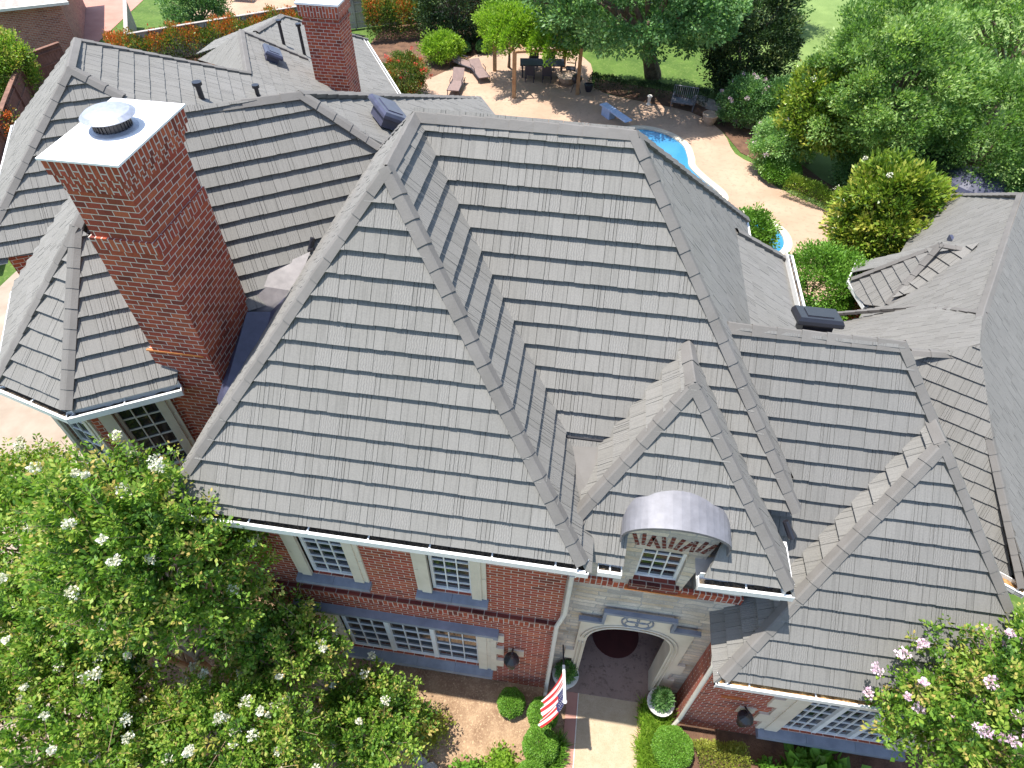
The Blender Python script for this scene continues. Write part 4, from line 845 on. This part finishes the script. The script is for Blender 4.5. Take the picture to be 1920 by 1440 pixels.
hedge('box_hedge', 'low dark hedge along the back edge of the patio', 'hedge', (5.3, 33.6), (12.0, 32.6), 1.1, .6, 9000, .08, 'leaf_dark')
hedge('box_hedge', 'low clipped hedge curving beside the pool deck', 'hedge', (15.1, 24.0), (17.3, 22.6), 1.0, .7, 7000, .07, 'leaf_magnolia')
hedge('box_hedge', 'dark low hedge behind the magnolia at the foot of the shade tree', 'hedge', (19.8, 22.6), (24.5, 21.6), 2.0, 1.4, 12000, .12, 'leaf_dark')
tree('understory_shrub', 'dark green shrub at the foot of the tall shade tree behind the magnolia', 'shrub', (18.9, 25.0, 0), (18.9, 24.8, 1.1), (1.6, 1.3, 1.3), 110, 120, .5, .13, 'leaf_oak', r0=.06, low=-.7, stems=3)
tree('understory_shrub', 'dark mass of shrub under the shade trees beside the domed canopy', 'shrub', (20.6, 23.6, 0), (20.6, 23.5, 1.3), (1.5, 1.2, 1.5), 110, 120, .5, .13, 'leaf_dark', r0=.06, low=-.7, stems=3)
tree('understory_shrub', 'dark leafy shrub at the right edge above the far roof ridge', 'shrub', (24.6, 21.6, 0), (24.5, 21.5, 1.5), (1.8, 1.2, 1.7), 120, 120, .5, .14, 'leaf_oak', r0=.06, low=-.7, stems=3)
hedge('box_hedge', 'dark planting along the far side of the back lawn', 'hedge', (4.0, 42.6), (14.5, 42.0), 2.4, 2.2, 14000, .18, 'leaf_dark')
hedge('yellow_hedge', 'yellow green hedge below the black lantern of the right wing', 'hedge', (9.8, -.62), (10.9, -.5), .75, .5, 7000, .05, 'leaf_yellowish')
def ball(name, label, c, r, h, n, leaf=.035, mat='leaf_box', group='clipped box balls by the front walk', cat='shrub'):
    u = unit(n); u[:, 2] = np.abs(u[:, 2])*1.0-.25; P = u*np.array([r, r, h])*RNG.uniform(.93, 1.02, (n, 1))*(1+.04*np.sin(u[:, :1]*9))+np.array([c[0], c[1], h*.45+.1])
    P[:, 2] = np.minimum(P[:, 2], h*1.15+RNG.uniform(0, .03, n)); D = u+RNG.normal(size=(n, 3))*.7
    return setp(leaf_mesh(name, P, D, leaf, RNG.normal(.55, .2, n), mat, None, loc=(c[0], c[1], 0), aspect=.7), label, cat, group)
ball('box_ball', 'clipped box ball standing alone on the mulch, leftmost of the box balls', (5.66, -.02), .3, .55, 8000)
ball('box_ball', 'clipped box ball just left of the hanging flag', (6.4, -.16), .33, .65, 9000)
ball('box_ball', 'clipped box ball below the flag, second from the bottom of its row', (6.42, -.8), .38, .68, 11000)
ball('box_ball', 'clipped box ball cut by the bottom edge left of the walk', (6.32, -1.5), .38, .65, 11000)
ball('box_ball', 'large clipped box ball right of the walk beside the grassy border', (9.3, -.42), .43, .62, 13000)
ball('box_ball', 'round clipped dome on the bed beside the curved pool deck', (14.9, 25.1), .95, .8, 9000, .08, group='clipped domes by the pool deck')
def tuft(name, label, cat, pts, n, leaf, mat, aspect=.1, kind=None, group=None, up_=.6, sd=.15, spread=1.0, zj=.1):
    pts = np.array(pts, float); c = pts.mean(0); idx = RNG.integers(0, len(pts), n); P = pts[idx]+RNG.normal(size=(n, 3))*np.array([sd, sd, 0]); P[:, 2] = np.abs(P[:, 2])+RNG.uniform(0, zj, n)
    D = RNG.normal(size=(n, 3))*spread; D[:, 2] = np.abs(D[:, 2])*.6+up_
    return setp(leaf_mesh(name, P, D, leaf, RNG.normal(.5, .2, n), mat, None, loc=(c[0], c[1], 0), aspect=aspect), label, cat, group, kind)
lir = [(8.72+.5*random.random()*(1 if y_ > -.2 else .6), y_, .02) for y_ in np.linspace(-2.2, .45, 40) for _ in range(3)]
tuft('border_grass', None, None, lir, 15000, .24, 'leaf_lime', .09, kind='stuff', sd=.07)
tuft('lily_turf', 'strappy tuft of lily turf between the box balls and the walk', 'plant', [(6.78, -.9, 0), (6.72, -1.1, 0), (6.8, -.72, 0)], 900, .3, 'leaf_box', .08, sd=.06)
tuft('groundcover_plant', 'leafy bedding plant left of the bottom box balls', 'plant', [(5.6, -1.15, 0), (5.8, -1.35, 0), (5.5, -1.4, 0)], 1300, .1, 'leaf_lime', .6, zj=.2, sd=.12)
tuft('groundcover_plant', 'leafy bedding plant at the bottom edge below the mulch', 'plant', [(5.0, -1.55, 0), (5.2, -1.7, 0), (4.8, -1.7, 0)], 2200, .1, 'leaf_box', .6, zj=.25, sd=.14)
tuft('yellow_shrub', 'small yellow and red leaved shrub on the mulch under the long window', 'plant', [(3.75, -.85, 0), (3.9, -1.0, 0), (4.1, -.75, 0), (3.7, -.65, 0)], 1700, .09, 'leaf_yellowish', .5, zj=.6, sd=.16)
tuft('hosta_plant', 'broad leaved hosta at the bottom edge below the right wing window', 'plant', [(12.3, -.35, 0), (12.6, -.3, 0), (12.0, -.4, 0), (12.9, -.5, 0)], 260, .34, 'leaf_box', .6, zj=.3, sd=.14)
tuft('groundcover_plant', 'small green plant beside the yellow green hedge', 'plant', [(11.4, -.5, 0)], 300, .12, 'leaf_box', .6, zj=.2, sd=.1)
tuft('groundcover_plant', 'brown tipped bushy plant between the hosta and the pink crape myrtle', 'plant', [(12.9, -1.0, 0), (13.2, -1.1, 0), (13.3, -.8, 0)], 1600, .08, 'leaf_yellowish', .5, zj=.5, sd=.15)
for i, (x_, y_, r_, lb) in enumerate(((-2.9, 37.2, .5, 'grey green rounded shrub nearest the vine pergola in the patio bed'), (-1.6, 37.6, .5, 'rounded shrub in the patio bed, right of the grey green one'), (-3.9, 36.9, .4, 'small rounded shrub at the left end of the patio bed'))):
    ball('border_shrub', lb, (x_, y_), r_, .5, 3500, .08, 'leaf_oak', group='small shrubs in the patio bed')
tree('maple_tree', 'small lime green tree standing through the pergola at the left of the patio', 'tree', (.3, 35.6, 0), (.5, 33.8, 3.0), (1.9, 1.3, 1.0), 110, 110, .5, .14, 'leaf_lime', r0=.08, low=-.6)
hedge('climbing_vine', 'lime green vine spread over the beams of the pergola', 'vine', (-.1, 33.9), (4.9, 33.1), 4.2, .9, 17000, .15, 'leaf_lime', z0=2.3, wob=1.0)

# ================================================================== FENCES AND NEIGHBOURS
def fence(name, label, pts, h, mat, cap=None, t=.05, post=2.2):
    t0 = Vector((pts[0][0], pts[0][1], 0)); e = empty(name, t0, label, 'fence'); m = MB(); pm = MB()
    for a, b in zip(pts[:-1], pts[1:]):
        a, b = Vector((*a, 0))-t0, Vector((*b, 0))-t0; l = (b-a); L = l.length; l.normalize(); s_ = l.cross(Z); ax = (l, s_, Z); k = int(L/.16)
        for i in range(k): x = L*i/k; m.box((x, -t/2, 0), (x+L/k-.012, t/2, h+random.uniform(-.015, .015)), ax=ax, org=a)
        for i in range(int(L/post)+1): pm.box((i*post-.05, t/2, 0), (i*post+.05, t/2+.1, h-.05), ax=ax, org=a)
        for zz in (.3, h*.55, h-.25): pm.box((0, t/2+.005, zz), (L, t/2+.05, zz+.08), ax=ax, org=a)
        if cap: m.box((0, -.1, h+.02), (L, .12, h+.06), 1, ax=ax, org=a)
    m.build('boards', [mat, cap or mat], e); pm.build('posts_and_rails', [mat], e); return e
fence('pale_fence', 'pale capped fence along the back of the orange hedge', [(-25.0, 37.6), (-21.6, 31.9), (-12.6, 38.9), (-4.9, 43.2)], 1.7, 'grey_wood', 'grey_wood')
fence('brown_fence', 'tall brown board fence outside the left roof', [(-17.0, 12.5), (-22.3, 22.4), (-25.0, 27.6), (-24.2, 29.6)], 1.9, 'fence_wood', 'fence_wood')
fence('dark_fence', 'dark board fence at the back of the garden behind the oak', [(-4.9, 43.2), (16, 46.5)], 1.8, 'fence_wood')
def neighbour(org, yaw, L, D, h, label, win=(), roofh=2.5, over=.5):
    e = empty('neighbour_house', org, label, 'house'); ax = (Vector((math.cos(yaw), math.sin(yaw), 0)), Vector((-math.sin(yaw), math.cos(yaw), 0)), Z)
    m = MB(); m.box((0, 0, 0), (L, D, h), ax=ax); m.build('wall', ['neighbour_brick'], e)
    P = lambda x, y, z: ax[0]*x+ax[1]*y+Z*z; o = over; hh = D/2
    r = MB(); c = [P(-o, -o, h), P(L+o, -o, h), P(L+o, D+o, h), P(-o, D+o, h)]; a, b = P(hh, D/2, h+roofh), P(L-hh, D/2, h+roofh) if L > D else P(hh, D/2, h+roofh)
    r.face([c[0], c[1], b, a]); r.face([c[1], c[2], b]); r.face([c[2], c[3], a, b]); r.face([c[3], c[0], a]); r.face(c[::-1]); r.build('roof', ['grey_wood'], e)
    g = MB(); g.box((-o-.1, -o-.14, h-.06), (L+o+.1, -o, h+.08), ax=ax); g.build('gutter', ['cream_trim'], e)
    for x, z, w_, h_ in win:
        w1 = MB(); w1.box((x, -.04, z), (x+w_, .0, z+h_), ax=ax); wo_ = w1.build('window', ['bluestone'], e); g = MB(); g.box((x+.08, -.06, z+.08), (x+w_-.08, -.042, z+h_-.08), ax=ax); g.build('glass', ['window_glass'], wo_)
    return e
neighbour((-37.3, 25.6, 0), rad(31), 13.6, 9, 3.0, 'brick neighbour house with a pale gutter in the top left corner')
neighbour((-16.2, 43.4, 0), rad(14), 9.5, 7, 3.2, 'brick neighbour house behind the fence, left of the rear chimney', win=[(.4, .6, 1.3, 1.6)])
e = empty('garden_bench', (-20.2, 43.6, 0), 'thin metal garden bench on the pale terrace at the top left', 'bench')
m = MB(); m.box((-.8, -.3, .42), (.8, .3, .46)); m.build('seat', ['post_wood'], e); m = MB()
for i in range(9): m.tube((-.8+i*.2, .3, .46), (-.8+i*.2, .42, .95), .02, n=5)
m.tube((-.8, .42, .95), (.8, .42, .95), .025); m.build('backrest', ['post_wood'], e)
for sx in (-.75, .75):
    m = MB(); m.tube((sx, -.26, 0), (sx, -.26, .42), .025); m.tube((sx, .26, 0), (sx, .26, .42), .025); m.build('leg', ['post_wood'], e)

# ================================================================== PATIO FURNITURE
m = MB(); t = empty('pergola', (1.2, 33.6, 0), 'wooden pergola on the patio with posts and bare wires under the vine', 'pergola')
POSTS = [(1.2, 31.5), (-.45, 34.9), (4.7, 32.6), (3.6, 36.2)]
for x_, y_ in POSTS: m = MB(); m.box((x_-.1-1.2, y_-.1-33.6, 0), (x_+.1-1.2, y_+.1-33.6, 2.5)); m.build('post', ['post_wood'], t)
m = MB()
for (a, b) in ((0, 2), (1, 3), (0, 1), (2, 3)): m.tube((POSTS[a][0]-1.2, POSTS[a][1]-33.6, 2.45), (POSTS[b][0]-1.2, POSTS[b][1]-33.6, 2.45), .08, n=4)
for i in range(9):
    f_ = i/8; a = Vector((POSTS[0][0], POSTS[0][1], 0)).lerp(Vector((POSTS[2][0], POSTS[2][1], 0)), f_); b = Vector((POSTS[1][0], POSTS[1][1], 0)).lerp(Vector((POSTS[3][0], POSTS[3][1], 0)), f_); m.tube((a.x-1.2, a.y-33.6, 2.6), (b.x-1.2, b.y-33.6, 2.6), .04, n=4)
m.build('beam', ['post_wood'], t)
def lounger(loc, yaw, label, back=.55):
    e = empty('lounge_chair', loc, label, 'lounge chair', 'lounge chairs on the patio'); e.rotation_euler = (0, 0, yaw)
    m = MB(); m.box((-.32, -.95, .3), (.32, .35, .35)); m.build('seat', ['lounge_fabric'], e)
    m = MB(); ax = (X, Vector((0, math.cos(back), math.sin(back))), Vector((0, -math.sin(back), math.cos(back)))); m.box((-.32, 0, 0), (.32, .8, .05), ax=ax, org=(0, .35, .3)); m.build('backrest', ['lounge_fabric'], e)
    for sx in (-.34, .34):
        m = MB(); m.tube((sx, -.95, .32), (sx, .9, .32), .025); m.tube((sx, -.85, 0), (sx, -.85, .32), .025); m.tube((sx, .7, 0), (sx, .7, .32), .025); m.tube((sx, -.1, .32), (sx, -.1, .55), .02); m.tube((sx, -.1, .55), (sx, .4, .55), .02); m.build('frame', ['dark_furniture'], e)
    return e
lounger((-2.2, 32.0, 0), rad(0), 'sunlit brown sling lounge chair nearest the rear roof edge', .7)
lounger((-1.2, 33.9, 0), rad(28), 'brown lounge chair behind and right of the sunlit one', .4)
lounger((-2.4, 35.0, 0), rad(60), 'lounge chair in deep shade beside the patio bed', .4)
t = empty('dining_table', (2.4, 34.8, 0), 'long dark dining table under the pergola', 'table'); t.rotation_euler = (0, 0, rad(8))
m = MB(); m.box((-1.3, -.5, .7), (1.3, .5, .76)); m.build('table_top', ['dark_furniture'], t)
for sx in (-1.15, 1.15):
    for sy in (-.4, .4): m = MB(); m.box((sx-.04, sy-.04, 0), (sx+.04, sy+.04, .7)); m.build('leg', ['dark_furniture'], t)
def chair(loc, yaw, label):
    e = empty('patio_chair', loc, label, 'chair', 'dark chairs at the patio dining table'); e.rotation_euler = (0, 0, yaw)
    m = MB(); m.box((-.27, -.27, .4), (.27, .27, .46)); m.build('seat', ['dark_furniture'], e); m = MB(); m.box((-.27, .23, .46), (.27, .28, .95)); m.build('backrest', ['dark_furniture'], e)
    for sx in (-.24, .24):
        for sy in (-.24, .24): m = MB(); m.box((sx-.02, sy-.02, 0), (sx+.02, sy+.02, .4)); m.build('leg', ['dark_furniture'], e)
    for sx in (-.27, .27): m = MB(); m.box((sx-.02, -.27, .62), (sx+.02, .27, .66)); m.build('armrest', ['dark_furniture'], e)
for x_, y_, yw, lb in ((1.8, 33.9, 180, 'dark patio chair on the near side of the dining table, left one'), (2.8, 34.0, 180, 'dark patio chair on the near side of the dining table, right one'), (1.8, 35.6, 0, 'dark patio chair on the far side of the dining table, left one'), (2.8, 35.7, 0, 'dark patio chair on the far side of the dining table, right one'), (4.1, 35.0, -90, 'dark patio chair at the right end of the dining table')): chair((x_, y_, 0), rad(yw), lb)
t = empty('kettle_grill', (4.6, 32.9, 0), 'dark round kettle grill beside the low hedge', 'grill'); m = MB(); m.lathe((0, 0, .75), [(.05, -.28), (.25, -.18), (.3, 0), (.26, .14), (.12, .24), (.02, .27)], 16); m.build('bowl', ['black_metal'], t)
for a in (90, 210, 330): m = MB(); m.tube((.12*math.cos(rad(a)), .12*math.sin(rad(a)), .55), (.32*math.cos(rad(a)), .32*math.sin(rad(a)), 0), .02, n=5); m.build('leg', ['black_metal'], t)
def pot(name, label, loc, r, h, mat, cat='pot'):
    m = MB(); m.lathe((0, 0, 0), [(r*.6, 0), (r*.85, h*.4), (r, h*.85), (r*1.08, h*.9), (r*1.08, h), (r*.92, h), (r*.88, h*.85), (.01, h*.84)], 18); o = m.build(name, [mat], None); o.location = loc; return setp(o, label, cat)
pot('clay_pot', 'empty pale clay pot at the edge of the pool deck', (11.95, 30.2, 0), .4, .55, 'terracotta'); pot('clay_pot', 'small dark pot beside the kettle grill', (5.3, 33.1, 0), .25, .4, 'dark_furniture'); pot('round_basin', 'round stone basin behind the grill under the trees', (4.0, 34.0, 0), .6, .45, 'terracotta', 'basin')
m = MB(); m.lathe((0, 0, 0), [(.14, 0), (.08, .12), (.1, .4), (.16, .46), (.13, .5), (.02, .5)], 12); o = m.build('bird_bath', ['white_stone']); o.location = (8.75, 32.0, 0); setp(o, 'small white garden ornament against the low hedge', 'ornament')
t = empty('diving_board', (6.9, 29.7, 0), 'pale blue diving board at the far end of the pool', 'diving board'); t.rotation_euler = (0, 0, rad(-52))
m = MB(); m.box((-1.1, -.22, .45), (1.2, .22, .52)); m.build('board', ['blue_plastic'], t); m = MB(); m.box((-.9, -.2, 0), (-.2, .2, .45)); m.build('pedestal', ['blue_plastic'], t)
t = empty('garden_armchair', (10.6, 31.9, 0), 'wide grey wire garden seat in the shade by the pool deck', 'chair'); t.rotation_euler = (0, 0, rad(-10)); m = MB()
for i in range(13): x_ = -.65+i*.108; m.tube((x_, -.35, .42), (x_, .3, .42), .022, n=4); m.tube((x_, .3, .42), (x_, .42, 1.0), .022, n=4)
m.tube((-.65, .42, 1.0), (.65, .42, 1.0), .03); m.box((-.65, -.35, .36), (.65, .35, .41)); m.build('seat', ['grey_metal'], t)
for sx in (-.6, .6):
    for sy in (-.3, .3): m = MB(); m.tube((sx, sy, 0), (sx, sy, .4), .025, n=5); m.build('leg', ['grey_metal'], t)
    m = MB(); m.tube((sx, -.35, .65), (sx, .38, .65), .03, n=5); m.tube((sx, -.35, .4), (sx, -.35, .65), .025, n=5); m.build('armrest', ['grey_metal'], t)
def rocks(name, label, pts, r):
    m = MB()
    for x_, y_ in pts:
        n_ = 9; rr = r*random.uniform(.7, 1.2); top = [Vector((x_+rr*1.3*math.cos(a)*random.uniform(.8, 1.1), y_+rr*math.sin(a)*random.uniform(.8, 1.1), rr*.45)) for a in [2*math.pi*i/n_ for i in range(n_)]]; bot = [Vector((x_+(p.x-x_)*1.15, y_+(p.y-y_)*1.15, -.05)) for p in top]
        m.face(top)
        for i in range(n_): j = (i+1) % n_; m.face([bot[i], bot[j], top[j], top[i]])
    return setp(m.build(name, ['rock']), label, 'rocks')
rocks('rock_border', 'line of flat boulders edging the lawn above the pool deck', [(11.6+i*.42, 33.0-i*.33-.02*i*i) for i in range(7)], .36)
rocks('rock_border', 'stone edging partly hidden under the low crape myrtle at the bottom', [(3.5+i*.2, -1.2-i*.12) for i in range(6)], .13)
t = empty('patio_canopy', (22.0, 22.4, 0), 'dark domed canopy with a white pole behind the right roof', 'canopy'); m = MB(); m.lathe((0, 0, 2.0), [(1.25, 0), (1.15, .2), (.8, .38), (.3, .46), (.02, .47)], 20); m.build('canopy', ['vent_plastic'], t)
for a in (30, 120, 210, 300): m = MB(); m.tube((1.15*math.cos(rad(a)), 1.15*math.sin(rad(a)), 0), (1.15*math.cos(rad(a)), 1.15*math.sin(rad(a)), 2.05), .035, n=6); m.build('pole', ['galvanised'], t)

# ================================================================== FRONT DOOR THINGS
def urn(loc, label, scale=1):
    t = empty('planter_urn', loc, label, 'planter', 'planters beside the front arch'); m = MB(); m.lathe((0, 0, 0), [(.2, 0), (.2, .06), (.09, .12), (.09, .2), (.2, .3), (.27, .48), (.31, .5), (.31, .54), (.25, .54), (.02, .5)], 24)
    m.build('urn', ['white_stone'], t); n = 2600; u = unit(n); r = RNG.uniform(.4, 1, (n, 1)); P = u*r*np.array([.26, .26, .42])+np.array([0, 0, .85]); P[:, :2] *= (1.15-np.clip((P[:, 2:]-.5)/.9, 0, 1))
    leaf_mesh('conifer', P, u+np.array([0, 0, .5]), .07, RNG.normal(.6, .2, n), 'leaf_oak', t, aspect=.35)
urn((9.02, .42, .05), 'white urn with a small conifer in daylight right of the arch'); urn((6.83, .7, .05), 'white urn with a dark plant in the shade left of the arch')
m = MB(); n = 32; m.lathe((8.0, 2.0, .052), [(.58, 0), (.58, .012), (.57, .016), (.01, .016)], 32); setp(m.build('door_mat', ['rug_red']), 'dark maroon round mat on the porch floor inside the arch', 'mat')
# flag
t = empty('flag', (6.62, .5, 2.9), 'American flag hanging from an angled white pole beside the arch', 'flag')
pa, pb = Vector((6.62, .5, 2.9)), Vector((6.74, -.62, 3.1)); m = MB(); m.tube(pa, pa.lerp(pb, .4), .015); m.build('bracket', ['black_metal'], t).matrix_parent_inverse = Matrix.Translation((-6.62, -.5, -2.9))
m = MB(); m.tube(pa.lerp(pb, .38), pb, .03, n=10); m.lathe(pb, [(.02, -.04), (.045, 0), (.02, .04)], 10); m.build('pole', ['white_paint'], t).matrix_parent_inverse = Matrix.Translation((-6.62, -.5, -2.9))
NU, NV = 39, 26; hoist0 = pa.lerp(pb, .45); hoist1 = pb; m = MB()
def fl_pt(i, j):   # i along hoist 0..1 (canton at the tip side), j along the fly 0..1, hanging down in folds
    h_ = hoist1.lerp(hoist0, i); drop = j*1.65; fold = .03*math.sin(i*17+j*2)*(.2+j)+.012*math.sin(i*41); h_ = h_.lerp(hoist0.lerp(hoist1, .5), .5*j)
    return h_+Vector((-.08*j-.30*j*j*(1-i*.2)+fold, (i-.5)*-.32*j*-1-.12*j, -drop*(.96+.06*math.sin(i*8))))
for a in range(NU):
    for b in range(NV):
        i0, i1, j0, j1 = a/NU, (a+1)/NU, b/NV, (b+1)/NV; stripe = int(i0*13+1e-6); canton = stripe < 7 and j0 < .4
        m.face([fl_pt(i0, j0), fl_pt(i1, j0), fl_pt(i1, j1), fl_pt(i0, j1)], 2 if canton else (0 if stripe % 2 == 0 else 1))
for r_ in range(9):
    for c_ in range(6 if r_ % 2 == 0 else 5):
        i_, j_ = (r_+1)*7/13/10, (c_+1-(0 if r_ % 2 == 0 else -.5))*.4/7; p0 = fl_pt(i_, j_); du = (fl_pt(i_+.01, j_)-p0).normalized(); dv = (fl_pt(i_, j_+.01)-p0).normalized(); nn = du.cross(dv)
        for sg in (-1, 1): m.face([p0+(du*math.cos(2*math.pi*k/10)+dv*math.sin(2*math.pi*k/10))*(.018 if k % 2 else .008)+nn*.004*sg for k in range(10)], 1)
o = m.build('cloth', ['flag_red', 'flag_white', 'flag_blue'], t); o.matrix_parent_inverse = Matrix.Translation((-6.62, -.5, -2.9))
